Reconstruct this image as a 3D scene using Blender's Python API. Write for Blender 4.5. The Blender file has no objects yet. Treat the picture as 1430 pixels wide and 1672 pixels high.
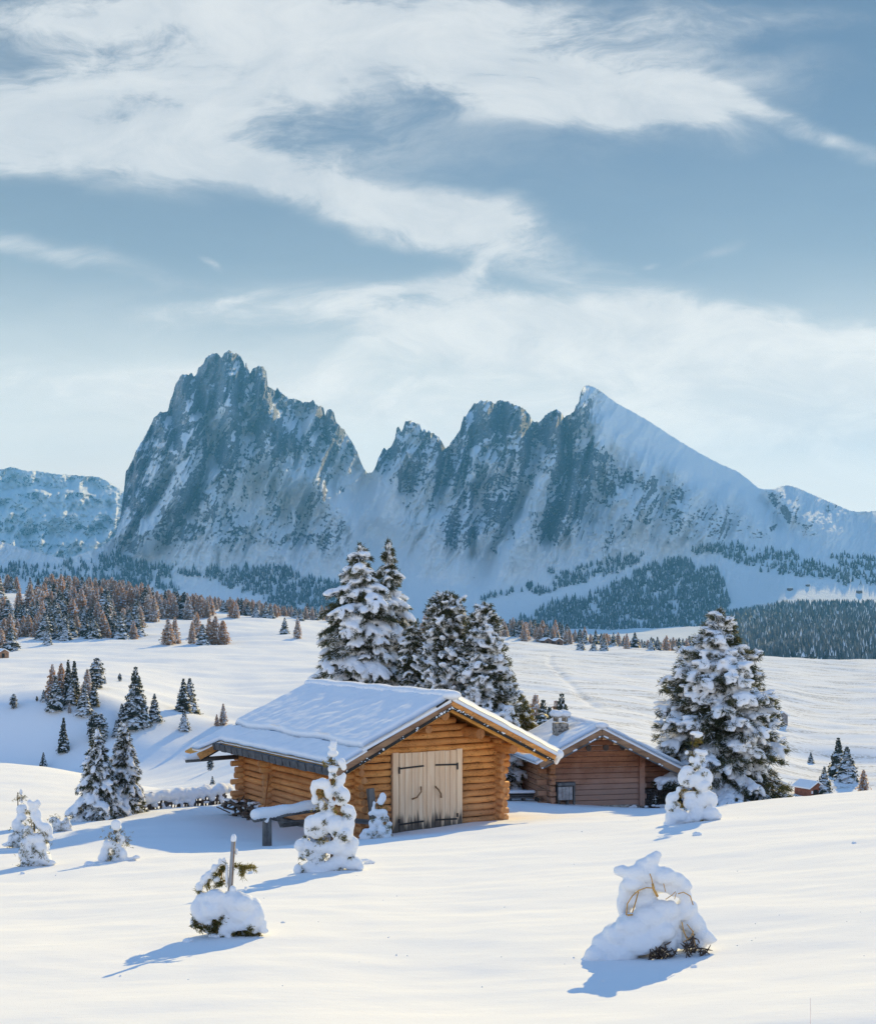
import bpy, bmesh, math, random
import numpy as np
from mathutils import Vector, Matrix

# ------------------------------------------------------------------ camera, sky, sun, exposure
scene = bpy.context.scene
COL = scene.collection
HZ = 1016.0                      # horizon row of the photograph (1430 x 1672)
FOC = 2000.0                     # focal length in photograph pixels

cam_d = bpy.data.cameras.new("camera")
cam_d.sensor_fit = 'VERTICAL'
cam_d.sensor_height = 24.0
cam_d.lens = 24.0 * FOC / 1672.0
cam_d.shift_y = (HZ - 836.0) / 1672.0
cam_d.clip_start = 0.3
cam_d.clip_end = 40000.0
cam = bpy.data.objects.new("camera", cam_d)
COL.objects.link(cam)
cam.location = (0, 0, 0)
cam.rotation_euler = (math.radians(90), 0, 0)
scene.camera = cam

SUN_AZ = math.radians(21.0)      # to the right of the view axis (+Y)
SUN_EL = math.radians(22.0)
SUN_DIR = Vector((math.sin(SUN_AZ) * math.cos(SUN_EL), math.cos(SUN_AZ) * math.cos(SUN_EL), math.sin(SUN_EL)))
sun_d = bpy.data.lights.new("sun", 'SUN')
sun_d.energy = 5.0
sun_d.angle = math.radians(0.5)
sun_d.color = (1.0, 0.765, 0.33)
sun = bpy.data.objects.new("sun", sun_d)
COL.objects.link(sun)
sun.rotation_euler = SUN_DIR.to_track_quat('Z', 'Y').to_euler()

scene.view_settings.view_transform = 'Standard'
scene.view_settings.look = 'None'
scene.view_settings.gamma = 1.0
scene.view_settings.exposure = 0.60
scene.render.engine = 'CYCLES'
cy = scene.cycles
cy.max_bounces = 7
cy.diffuse_bounces = 3
cy.glossy_bounces = 2
cy.transmission_bounces = 2
cy.volume_bounces = 0
cy.transparent_max_bounces = 8
cy.sample_clamp_indirect = 4.0
cy.use_denoising = True
cy.denoising_prefilter = 'NONE'


class NT:
    """small helper to write node trees"""
    def __init__(self, tree):
        self.t = tree
        self.n = tree.nodes
        self.l = tree.links

    def new(self, kind, **kw):
        nd = self.n.new(kind)
        for k, v in kw.items():
            setattr(nd, k, v)
        return nd

    def link(self, a, b):
        self.l.new(a, b)

    def val(self, sock, v):
        if isinstance(v, bpy.types.NodeSocket):
            self.l.new(v, sock)
        else:
            sock.default_value = v

    def math(self, op, a, b=0.0, c=None, clamp=False):
        nd = self.n.new('ShaderNodeMath')
        nd.operation = op
        nd.use_clamp = clamp
        self.val(nd.inputs[0], a)
        self.val(nd.inputs[1], b)
        if c is not None:
            self.val(nd.inputs[2], c)
        return nd.outputs[0]

    def mix(self, fac, a, b, blend='MIX'):
        nd = self.n.new('ShaderNodeMix')
        nd.data_type = 'RGBA'
        nd.blend_type = blend
        self.val(nd.inputs[0], fac)
        self.val(nd.inputs[6], a if isinstance(a, bpy.types.NodeSocket) else (*a, 1.0))
        self.val(nd.inputs[7], b if isinstance(b, bpy.types.NodeSocket) else (*b, 1.0))
        return nd.outputs[2]

    def noise(self, vec, scale, detail=4.0, rough=0.55, dist=0.0):
        nd = self.n.new('ShaderNodeTexNoise')
        if vec is not None:
            self.l.new(vec, nd.inputs['Vector'])
        nd.inputs['Scale'].default_value = scale
        nd.inputs['Detail'].default_value = detail
        nd.inputs['Roughness'].default_value = rough
        nd.inputs['Distortion'].default_value = dist
        return nd.outputs['Fac']

    def ramp(self, v, lo, hi, a=0.0, b=1.0, smooth=True):
        nd = self.n.new('ShaderNodeMapRange')
        nd.interpolation_type = 'SMOOTHSTEP' if smooth else 'LINEAR'
        self.val(nd.inputs[0], v)
        for i, x in enumerate((lo, hi, a, b)):
            nd.inputs[i + 1].default_value = x
        return nd.outputs[0]

    def mapping(self, vec, loc=(0, 0, 0), rot=(0, 0, 0), sc=(1, 1, 1), kind='POINT'):
        nd = self.n.new('ShaderNodeMapping')
        nd.vector_type = kind
        self.l.new(vec, nd.inputs[0])
        nd.inputs['Location'].default_value = loc
        nd.inputs['Rotation'].default_value = rot
        nd.inputs['Scale'].default_value = sc
        return nd.outputs[0]


def build_world():
    w = bpy.data.worlds.new("World")
    scene.world = w
    w.use_nodes = True
    t = NT(w.node_tree)
    t.n.clear()
    out = t.new('ShaderNodeOutputWorld')
    bg = t.new('ShaderNodeBackground')
    bg.inputs['Strength'].default_value = 0.1
    sky = t.new('ShaderNodeTexSky')
    sky.sky_type = 'NISHITA'
    sky.sun_disc = False
    sky.sun_elevation = SUN_EL
    sky.sun_rotation = SUN_AZ
    sky.altitude = 1800.0
    sky.air_density = 1.0
    sky.dust_density = 0.0
    sky.ozone_density = 2.0
    # high cloud, laid out by direction (azimuth / height tangents), at infinity
    tc = t.new('ShaderNodeTexCoord')
    sp = t.new('ShaderNodeSeparateXYZ')
    t.link(tc.outputs['Generated'], sp.inputs[0])
    yy = t.math('MAXIMUM', sp.outputs[1], 0.22)
    u = t.math('DIVIDE', sp.outputs[0], yy)
    v = t.math('DIVIDE', sp.outputs[2], yy)
    cb = t.new('ShaderNodeCombineXYZ')
    t.link(u, cb.inputs[0])
    t.link(v, cb.inputs[1])
    uv = cb.outputs[0]
    # wispy warp
    nz = t.new('ShaderNodeTexNoise')
    t.link(t.mapping(uv, sc=(1.0, 2.2, 1)), nz.inputs['Vector'])
    nz.inputs['Scale'].default_value = 4.5
    nz.inputs['Detail'].default_value = 5
    sub = t.new('ShaderNodeVectorMath', operation='SUBTRACT')
    t.link(nz.outputs['Color'], sub.inputs[0])
    sub.inputs[1].default_value = (0.5, 0.5, 0.5)
    mul = t.new('ShaderNodeVectorMath', operation='MULTIPLY')
    t.link(sub.outputs[0], mul.inputs[0])
    mul.inputs[1].default_value = (0.16, 0.06, 0.0)
    add = t.new('ShaderNodeVectorMath', operation='ADD')
    t.link(uv, add.inputs[0])
    t.link(mul.outputs[0], add.inputs[1])
    wuv = add.outputs[0]
    # (px, py, half length, half width, angle (down to the right), opacity) of each band of cloud
    bands = [
        (420, 140, 760, 190, 4, .34), (1180, 640, 620, 150, 2, .40),
        (560, 75, 700, 110, 3, 1.0), (960, 150, 270, 75, 10, .85), (1330, 200, 200, 22, 22, .42),
        (130, 205, 480, 80, 6, 1.0), (420, 270, 260, 40, 20, .55),
        (650, 345, 420, 42, 16, .85), (800, 362, 120, 36, 12, 1.0), (760, 452, 60, 22, -30, .6), (1000, 150, 230, 46, 4, .6),
        (80, 395, 260, 24, 14, .42), (700, 470, 130, 40, -14, .70), (360, 490, 110, 16, -8, .35),
        (980, 540, 700, 72, 3, 1.1), (1120, 610, 520, 50, 3, .6), (1250, 560, 420, 62, 6, .55), (1150, 405, 90, 9, -14, .30),
        (150, 640, 460, 70, 0, .62), (550, 640, 300, 40, 6, .45), (1200, 690, 560, 66, 1, .75), (500, 840, 1500, 130, 0, .62),
        (350, 416, 34, 9, 20, .45), (1036, 421, 14, 5, 0, .45), (720, 20, 900, 30, 1, .35),
    ]
    tot = None
    for (px, py, a, b, ang, op) in bands:
        m = t.mapping(wuv, loc=((px - 715) / FOC, (HZ - py) / FOC, 0), rot=(0, 0, -math.radians(ang)),
                      sc=(a / FOC, b / FOC, 1), kind='TEXTURE')
        ln = t.new('ShaderNodeVectorMath', operation='LENGTH')
        t.link(m, ln.inputs[0])
        f = t.ramp(ln.outputs['Value'], 0.0, 1.45, op * 1.15, 0.0)
        tot = f if tot is None else t.math('ADD', tot, f)
    fib = t.noise(t.mapping(wuv, rot=(0, 0, 0.12), sc=(1.5, 5.0, 1)), 3.6, 6, 0.55, 0.3)
    puff = t.noise(t.mapping(wuv, sc=(1.0, 2.2, 1)), 9.0, 9, 0.68, 0.5)
    tex = t.math('ADD', t.ramp(fib, 0.25, 0.75, 0.45, 1.1), t.ramp(puff, 0.30, 0.70, -0.34, 0.36))
    dens = t.math('MULTIPLY', tot, tex)
    dens = t.math('MULTIPLY', dens, t.ramp(sp.outputs[2], 0.0, 0.02))
    fac = t.ramp(dens, 0.0, 0.85, 0.0, 0.94)
    # unseen sky overhead and behind boosted blue, an added fill to lift shadows
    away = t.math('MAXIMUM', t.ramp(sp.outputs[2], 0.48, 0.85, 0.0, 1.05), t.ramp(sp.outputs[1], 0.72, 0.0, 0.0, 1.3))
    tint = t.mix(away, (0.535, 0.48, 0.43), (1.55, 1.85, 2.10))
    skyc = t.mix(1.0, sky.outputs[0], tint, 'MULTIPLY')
    veil = t.math('MULTIPLY', t.ramp(sp.outputs[2], 0.42, 0.06, 0.08, 0.98), t.ramp(fib, 0.25, 0.7, 0.86, 1.0))
    skyc = t.mix(veil, skyc, (5.0, 5.6, 5.5))
    low = t.math('MULTIPLY', t.ramp(sp.outputs[2], 0.29, 0.08, 0.0, 0.95), t.ramp(fib, 0.25, 0.7, 0.80, 1.0))
    skyc = t.mix(low, skyc, (12.0, 11.0, 9.5))
    cloud = t.mix(t.ramp(puff, 0.3, 0.7), (4.9, 5.0, 5.1), (6.3, 6.2, 6.0))
    # low cloud is brightened to make up for the haze before it
    gain = t.ramp(sp.outputs[2], 0.36, 0.12, 1.0, 1.6)
    gc = t.new('ShaderNodeCombineXYZ')
    for k, warm in enumerate((1.0, 0.93, 0.83)):
        t.link(t.math('ADD', t.math('MULTIPLY', t.math('SUBTRACT', gain, 1.0), warm * 1.05 - (1 - warm)), 1.0), gc.inputs[k])
    cloud = t.mix(1.0, cloud, gc.outputs[0], 'MULTIPLY')
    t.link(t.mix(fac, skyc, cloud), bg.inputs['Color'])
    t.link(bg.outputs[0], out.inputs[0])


build_world()

# ------------------------------------------------------------------ numeric helpers
rng = np.random.default_rng(7)
random.seed(7)
_perm = np.random.default_rng(3).permutation(4096).astype(np.int64)
_ga = np.random.default_rng(4).uniform(0, 2 * np.pi, 4096)
_gx, _gy = np.cos(_ga), np.sin(_ga)


def perlin(x, y, seed=0):
    x = np.asarray(x, float) + seed * 17.31
    y = np.asarray(y, float) + seed * 9.77
    xi = np.floor(x).astype(np.int64)
    yi = np.floor(y).astype(np.int64)
    fx, fy = x - xi, y - yi
    ux = fx * fx * fx * (fx * (fx * 6 - 15) + 10)
    uy = fy * fy * fy * (fy * (fy * 6 - 15) + 10)

    def g(ix, iy, dx, dy):
        h = _perm[(_perm[ix & 4095] + iy) & 4095]
        return _gx[h] * dx + _gy[h] * dy
    a = g(xi, yi, fx, fy)
    b = g(xi + 1, yi, fx - 1, fy)
    c = g(xi, yi + 1, fx, fy - 1)
    d = g(xi + 1, yi + 1, fx - 1, fy - 1)
    return (a + ux * (b - a) + uy * ((c + ux * (d - c)) - (a + ux * (b - a)))) * 1.5


def fbm(x, y, oct=5, seed=0, gain=0.5):
    s = 0
    a = 1.0
    for o in range(oct):
        s = s + a * perlin(x, y, seed + o)
        x, y, a = x * 2.03, y * 2.03, a * gain
    return s


def ridged(x, y, oct=5, seed=0, gain=0.5):
    s = 0
    a = 1.0
    w = 1.0
    for o in range(oct):
        r = 1.0 - np.abs(perlin(x, y, seed + o))
        r = r * r * w
        s = s + a * r
        w = np.clip(r * 1.6, 0, 1)
        x, y, a = x * 2.05, y * 2.05, a * gain
    return s


def sstep(x, a, b):
    t = np.clip((x - a) / (b - a), 0, 1)
    return t * t * (3 - 2 * t)


def pchip(xk, yk, x):
    xk = np.asarray(xk, float)
    yk = np.asarray(yk, float)
    h = np.diff(xk)
    dl = np.diff(yk) / h
    m = np.zeros_like(yk)
    for i in range(1, len(xk) - 1):
        if dl[i - 1] * dl[i] > 0:
            w1, w2 = 2 * h[i] + h[i - 1], h[i] + 2 * h[i - 1]
            m[i] = (w1 + w2) / (w1 / dl[i - 1] + w2 / dl[i])
    m[0], m[-1] = dl[0], dl[-1]
    x = np.clip(x, xk[0], xk[-1])
    i = np.clip(np.searchsorted(xk, x) - 1, 0, len(h) - 1)
    s = (x - xk[i]) / h[i]
    return ((1 + 2 * s) * (1 - s) ** 2 * yk[i] + s * (1 - s) ** 2 * h[i] * m[i]
            + s * s * (3 - 2 * s) * yk[i + 1] + s * s * (s - 1) * h[i] * m[i + 1])


# ------------------------------------------------------------------ object helpers
def tag(o, label=None, cat=None, group=None, kind=None):
    if label:
        o['label'] = label
    if cat:
        o['category'] = cat
    if group:
        o['group'] = group
    if kind:
        o['kind'] = kind
    return o


def empty(name, loc, rz=0.0):
    o = bpy.data.objects.new(name, None)
    o.empty_display_size = 0.3
    COL.objects.link(o)
    o.location = loc
    o.rotation_euler = (0, 0, rz)
    return o


def mesh_np(name, V, F, mats, parent=None, smooth=True, midx=None):
    """F: (n,3) or (n,4) int array or list of such arrays"""
    me = bpy.data.meshes.new(name)
    V = np.asarray(V, np.float32)
    fl = F if isinstance(F, list) else [F]
    fl = [np.asarray(f, np.int32) for f in fl if len(f)]
    loops = np.concatenate([f.ravel() for f in fl])
    sizes = np.concatenate([np.full(len(f), f.shape[1], np.int32) for f in fl])
    starts = np.concatenate([[0], np.cumsum(sizes)[:-1]]).astype(np.int32)
    me.vertices.add(len(V))
    me.vertices.foreach_set('co', V.ravel())
    me.loops.add(len(loops))
    me.loops.foreach_set('vertex_index', loops)
    me.polygons.add(len(sizes))
    me.polygons.foreach_set('loop_start', starts)
    me.polygons.foreach_set('loop_total', sizes)
    if smooth:
        me.polygons.foreach_set('use_smooth', np.ones(len(sizes), bool))
    for m in (mats if isinstance(mats, (list, tuple)) else [mats]):
        me.materials.append(m)
    if midx is not None:
        me.polygons.foreach_set('material_index', np.asarray(midx, np.int32))
    me.update(calc_edges=True)
    me.validate()
    o = bpy.data.objects.new(name, me)
    COL.objects.link(o)
    if parent is not None:
        o.parent = parent
    return o


def grid_faces(nr, nc):
    i = np.arange(nr - 1)[:, None] * nc + np.arange(nc - 1)[None, :]
    i = i.ravel()
    return np.stack([i, i + 1, i + nc + 1, i + nc], 1)


class MB:
    """collects simple solids into ONE mesh"""
    def __init__(self):
        self.bm = bmesh.new()

    def hexa(self, p):
        vs = [self.bm.verts.new(q) for q in p]
        for f in ((0, 3, 2, 1), (4, 5, 6, 7), (0, 1, 5, 4), (1, 2, 6, 5), (2, 3, 7, 6), (3, 0, 4, 7)):
            self.bm.faces.new([vs[i] for i in f])

    def box(self, c, s, rot=None):
        c = Vector(c)
        x, y, z = s[0] / 2, s[1] / 2, s[2] / 2
        p = [Vector(q) for q in ((-x, -y, -z), (x, -y, -z), (x, y, -z), (-x, y, -z),
                                 (-x, -y, z), (x, -y, z), (x, y, z), (-x, y, z))]
        if rot is not None:
            p = [rot @ q for q in p]
        self.hexa([c + q for q in p])
        return self

    def beam(self, a, b, w, h, up=(0, 0, 1)):
        """box from a to b, width w sideways, height h along up"""
        a, b = Vector(a), Vector(b)
        d = (b - a).normalized()
        s = d.cross(Vector(up)).normalized()
        u = s.cross(d).normalized()
        s, u = s * w / 2, u * h / 2
        self.hexa([a - s - u, a + s - u, b + s - u, b - s - u, a - s + u, a + s + u, b + s + u, b - s + u])
        return self

    def tube(self, pts, rad, n=10, cap=True, jit=0.0):
        pts = [Vector(p) for p in pts]
        if not hasattr(rad, '__len__'):
            rad = [rad] * len(pts)
        rings = []
        ref = None
        for i, p in enumerate(pts):
            d = (pts[min(i + 1, len(pts) - 1)] - pts[max(i - 1, 0)]).normalized()
            if ref is None:
                ref = d.orthogonal().normalized()
            ref = (ref - d * ref.dot(d)).normalized()
            s = d.cross(ref)
            rings.append([self.bm.verts.new(p + (ref * math.cos(2 * math.pi * k / n) + s * math.sin(2 * math.pi * k / n))
                                            * rad[i] * (1 + random.uniform(-jit, jit))) for k in range(n)])
        for r0, r1 in zip(rings, rings[1:]):
            for k in range(n):
                self.bm.faces.new((r0[k], r0[(k + 1) % n], r1[(k + 1) % n], r1[k])).smooth = True
        if cap:
            f = self.bm.faces.new(rings[0][::-1])
            g = self.bm.faces.new(rings[-1])
            f.material_index = g.material_index = self.capmat if hasattr(self, 'capmat') else 0
        return self

    def build(self, name, mats, parent=None, bevel=0.0):
        bmesh.ops.recalc_face_normals(self.bm, faces=self.bm.faces)
        me = bpy.data.meshes.new(name)
        self.bm.to_mesh(me)
        self.bm.free()
        for m in (mats if isinstance(mats, (list, tuple)) else [mats]):
            me.materials.append(m)
        o = bpy.data.objects.new(name, me)
        COL.objects.link(o)
        if parent is not None:
            o.parent = parent
        if bevel:
            bv = o.modifiers.new('bevel', 'BEVEL')
            bv.width = bevel
            bv.segments = 2
            bv.limit_method = 'ANGLE'
        return o


def copy_thing(o, parent=None):
    c = o.copy()
    COL.objects.link(c)
    if parent is not None:
        c.parent = parent
    for ch in list(o.children):
        copy_thing(ch, c)
    return c


_ICO = {}


def ico(sub):
    if sub not in _ICO:
        bm = bmesh.new()
        bmesh.ops.create_icosphere(bm, subdivisions=sub, radius=1.0)
        bm.verts.ensure_lookup_table()
        V = np.array([v.co for v in bm.verts])
        F = np.array([[v.index for v in f.verts] for f in bm.faces])
        bm.free()
        _ICO[sub] = (V, F)
    return _ICO[sub]


def snow_blobs(name, blobs, voxel, mat, parent=None, sub=2, smooth=3, lump=0.0, lump_scale=0.1):
    """blobs: list of (centre, (rx, ry, rz), 3x3 or None) melted into one soft mass of snow"""
    V0, F0 = ico(sub)
    n = len(blobs)
    V = np.empty((n, len(V0), 3))
    for i, (c, r, R) in enumerate(blobs):
        P = V0 * np.asarray(r)
        if R is not None:
            P = P @ np.asarray(R).T
        V[i] = P + np.asarray(c)
    F = (F0[None] + (np.arange(n) * len(V0))[:, None, None]).reshape(-1, 3)
    o = mesh_np(name, V.reshape(-1, 3), F, mat, parent)
    rm = o.modifiers.new('remesh', 'REMESH')
    rm.mode = 'VOXEL'
    rm.voxel_size = voxel
    rm.use_smooth_shade = True
    if lump:
        tx = bpy.data.textures.new(name, 'CLOUDS')
        tx.noise_scale = lump_scale
        tx.noise_depth = 2
        dp = o.modifiers.new('lumps', 'DISPLACE')
        dp.texture = tx
        dp.strength = lump
        dp.mid_level = 0.5
    sm = o.modifiers.new('soften', 'SMOOTH')
    sm.factor = 0.5
    sm.iterations = smooth
    return o


def needle_mesh(name, P, D, mat, parent=None, n=9, length=0.14, width=0.016, spread=0.8, seed=1, midx=None):
    """tufts of needle blades at points P pointing along D"""
    r = np.random.default_rng(seed)
    P = np.asarray(P, float)
    D = np.asarray(D, float)
    D = D / (np.linalg.norm(D, axis=1, keepdims=True) + 1e-9)
    m = len(P)
    d = D[:, None, :] + r.normal(0, spread, (m, n, 3))
    d /= np.linalg.norm(d, axis=2, keepdims=True)
    L = length * r.uniform(0.6, 1.25, (m, n, 1))
    s = np.cross(d, r.normal(0, 1, (m, n, 3)))
    s /= np.linalg.norm(s, axis=2, keepdims=True) + 1e-9
    base = P[:, None, :] + r.normal(0, length * 0.18, (m, n, 3))
    a = base - s * width / 2
    b = base + s * width / 2
    mid = base + d * L * 0.55
    c0 = mid + s * width * 0.6
    c1 = mid - s * width * 0.6
    tip = base + d * L
    V = np.stack([a, b, c0, tip, c1], 2).reshape(-1, 3)
    k = np.arange(m * n)[:, None] * 5
    F4 = np.concatenate([k, k + 1, k + 2, k + 4], 1)
    F3 = np.concatenate([k + 4, k + 2, k + 3], 1)
    return mesh_np(name, V, [F4, F3], mat, parent, smooth=False)


# ------------------------------------------------------------------ materials
def new_mat(name):
    m = bpy.data.materials.new(name)
    m.use_nodes = True
    t = NT(m.node_tree)
    t.n.clear()
    out = t.new('ShaderNodeOutputMaterial')
    p = t.new('ShaderNodeBsdfPrincipled')
    t.link(p.outputs[0], out.inputs[0])
    return m, t, p


def bump(t, p, h, strength, dist):
    b = t.new('ShaderNodeBump')
    b.inputs['Strength'].default_value = strength
    b.inputs['Distance'].default_value = dist
    t.link(h, b.inputs['Height'])
    t.link(b.outputs[0], p.inputs['Normal'])


def mat_snow(name, base=(0.84, 0.85, 0.87), fine=9.0, strength=0.25, dist=0.02):
    m, t, p = new_mat(name)
    tc = t.new('ShaderNodeTexCoord')
    g = tc.outputs['Object']
    n1 = t.noise(g, fine, 5, 0.6)
    n2 = t.noise(g, fine * 9, 3, 0.6)
    p.inputs['Base Color'].default_value = (*base, 1)
    p.inputs['Roughness'].default_value = 0.85
    p.inputs['Specular IOR Level'].default_value = 0.05
    bump(t, p, t.math('ADD', n1, t.math('MULTIPLY', n2, 0.25)), strength, dist)
    return m


def mat_ground():
    m, t, p = new_mat("snow_field")
    tc = t.new('ShaderNodeTexCoord')
    g = tc.outputs['Object']
    # wind crust: long low ripples, finer close by; dead grass pokes through the far meadow
    sx = t.mapping(g, rot=(0, 0, 0.25), sc=(0.6, 1.3, 1.0))
    n1 = t.noise(sx, 1.1, 5, 0.55)
    n2 = t.noise(sx, 9.0, 4, 0.6)
    n3 = t.noise(g, 90.0, 2, 0.6)
    h = t.math('ADD', t.math('MULTIPLY', n1, 1.0), t.math('ADD', t.math('MULTIPLY', n2, 0.10), t.math('MULTIPLY', n3, 0.06)))
    at = t.new('ShaderNodeAttribute')
    at.attribute_name = 'grass'
    far = t.noise(t.mapping(g, sc=(0.035, 0.22, 0.2)), 1.0, 6, 0.65)
    speck = t.noise(t.mapping(g, sc=(1.0, 1.0, 1.0)), 0.9, 4, 0.7)
    gr = t.math('MULTIPLY', at.outputs['Fac'], t.math('MULTIPLY', t.ramp(far, 0.47, 0.60), t.ramp(speck, 0.40, 0.58)))
    col = t.mix(t.math('MULTIPLY', gr, 0.6), (0.845, 0.85, 0.86), (0.33, 0.29, 0.22))
    t.link(col, p.inputs['Base Color'])
    p.inputs['Roughness'].default_value = 0.9
    p.inputs['Specular IOR Level'].default_value = 0.0
    bump(t, p, h, 0.40, 0.055)
    return m


def mat_wood(name, axis, light, dark, speck=0.5, grey=0.0, band=None, rough=0.75):
    """axis: grain direction in object space (0 x, 1 y, 2 z)"""
    m, t, p = new_mat(name)
    tc = t.new('ShaderNodeTexCoord')
    g = tc.outputs['Object']
    sc = [9.0, 9.0, 9.0]
    sc[axis] = 0.7
    grain = t.noise(t.mapping(g, sc=tuple(sc)), 1.0, 6, 0.6, 0.4)
    sc2 = [1.0, 1.0, 1.0]
    big = t.noise(t.mapping(g, sc=tuple(sc2)), 1.7, 4, 0.6)
    sc3 = [34.0, 34.0, 34.0]
    sc3[axis] = 15.0
    fl = t.noise(t.mapping(g, sc=tuple(sc3)), 1.0, 3, 0.65)
    col = t.mix(t.ramp(grain, 0.3, 0.72), dark, light)
    col = t.mix(t.ramp(big, 0.42, 0.72, 0.0, 0.55), col, tuple(0.62 * c for c in dark))
    if band:
        sz = t.new('ShaderNodeSeparateXYZ')
        t.link(g, sz.inputs[0])
        wn = t.new('ShaderNodeTexWhiteNoise', noise_dimensions='1D')
        t.link(t.math('FLOOR', t.math('DIVIDE', t.math('ADD', sz.outputs[2], band[1]), band[0])), wn.inputs['W'])
        col = t.mix(t.math('MULTIPLY', wn.outputs['Value'], 0.55), col, tuple(0.60 * c + .03 for c in dark))
    if speck:
        col = t.mix(t.math('MULTIPLY', t.math('MULTIPLY', t.ramp(fl, 0.52, 0.66), t.ramp(big, 0.36, 0.55)), speck), col,
                    tuple(0.30 * c for c in dark))
    if grey:
        sp = t.new('ShaderNodeSeparateXYZ')
        t.link(g, sp.inputs[0])
        low = t.ramp(t.math('ADD', sp.outputs[2], t.math('MULTIPLY', t.math('SUBTRACT', big, 0.5), 1.3)), 0.35, 1.7, grey, 0.0)
        col = t.mix(low, col, (0.40, 0.29, 0.235))
    t.link(col, p.inputs['Base Color'])
    p.inputs['Roughness'].default_value = rough
    p.inputs['Specular IOR Level'].default_value = 0.3
    bump(t, p, t.math('ADD', grain, t.math('MULTIPLY', fl, 0.5)), 0.35, 0.012)
    return m


def mat_plain(name, col, rough=0.8, var=0.25, scale=12.0, metal=0.0):
    m, t, p = new_mat(name)
    tc = t.new('ShaderNodeTexCoord')
    n = t.noise(tc.outputs['Object'], scale, 5, 0.6)
    c = t.mix(t.ramp(n, 0.3, 0.7), tuple(x * (1 - var) for x in col), tuple(min(1, x * (1 + var)) for x in col))
    t.link(c, p.inputs['Base Color'])
    p.inputs['Roughness'].default_value = rough
    p.inputs['Metallic'].default_value = metal
    bump(t, p, n, 0.3, 0.01)
    return m


def mat_needles(name, a, b, trans=0.25, scale=3.0, rnd=None):
    m, t, p = new_mat(name)
    tc = t.new('ShaderNodeTexCoord')
    n = t.noise(tc.outputs['Object'], scale, 4, 0.65)
    c = t.mix(t.ramp(n, 0.32, 0.68), a, b)
    if rnd:
        oi = t.new('ShaderNodeObjectInfo')
        c = t.mix(t.math('MULTIPLY', oi.outputs['Random'], 0.75), c, rnd)
    t.link(c, p.inputs['Base Color'])
    p.inputs['Roughness'].default_value = 0.6
    p.inputs['Specular IOR Level'].default_value = 0.3
    if trans:
        tr = t.new('ShaderNodeBsdfTranslucent')
        t.link(t.mix(1.0, c, (1.7, 1.6, 0.8), 'MULTIPLY'), tr.inputs[0])
        mx = t.new('ShaderNodeMixShader')
        mx.inputs[0].default_value = trans
        out = [x for x in t.n if x.type == 'OUTPUT_MATERIAL'][0]
        t.link(p.outputs[0], mx.inputs[1])
        t.link(tr.outputs[0], mx.inputs[2])
        t.link(mx.outputs[0], out.inputs[0])
    return m


def mat_door():
    m, t, p = new_mat("door_boards")
    tc = t.new('ShaderNodeTexCoord')
    g = tc.outputs['Object']
    sp = t.new('ShaderNodeSeparateXYZ')
    t.link(g, sp.inputs[0])
    grain = t.noise(t.mapping(g, sc=(14, 14, 0.8)), 1.0, 6, 0.6, 0.5)
    board = t.noise(t.mapping(g, sc=(5.2, 1, 0.15)), 1.0, 1, 0.4)
    col = t.mix(t.ramp(grain, 0.3, 0.7), (0.82, 0.55, 0.33), (0.93, 0.72, 0.50))
    col = t.mix(t.ramp(board, 0.4, 0.62, 0.0, 0.35), col, (0.66, 0.42, 0.25))
    # weathered black foot of the boards, running up along single boards
    st = t.noise(t.mapping(g, sc=(9, 9, 0.6)), 1.0, 4, 0.6)
    hgt = t.math('SUBTRACT', sp.outputs[2], t.math('MULTIPLY', t.math('SUBTRACT', st, 0.42), 1.5))
    col = t.mix(t.ramp(hgt, 0.10, 0.42, 0.9, 0.0), col, (0.035, 0.033, 0.032))
    t.link(col, p.inputs['Base Color'])
    p.inputs['Roughness'].default_value = 0.7
    bump(t, p, grain, 0.3, 0.008)
    return m


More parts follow.
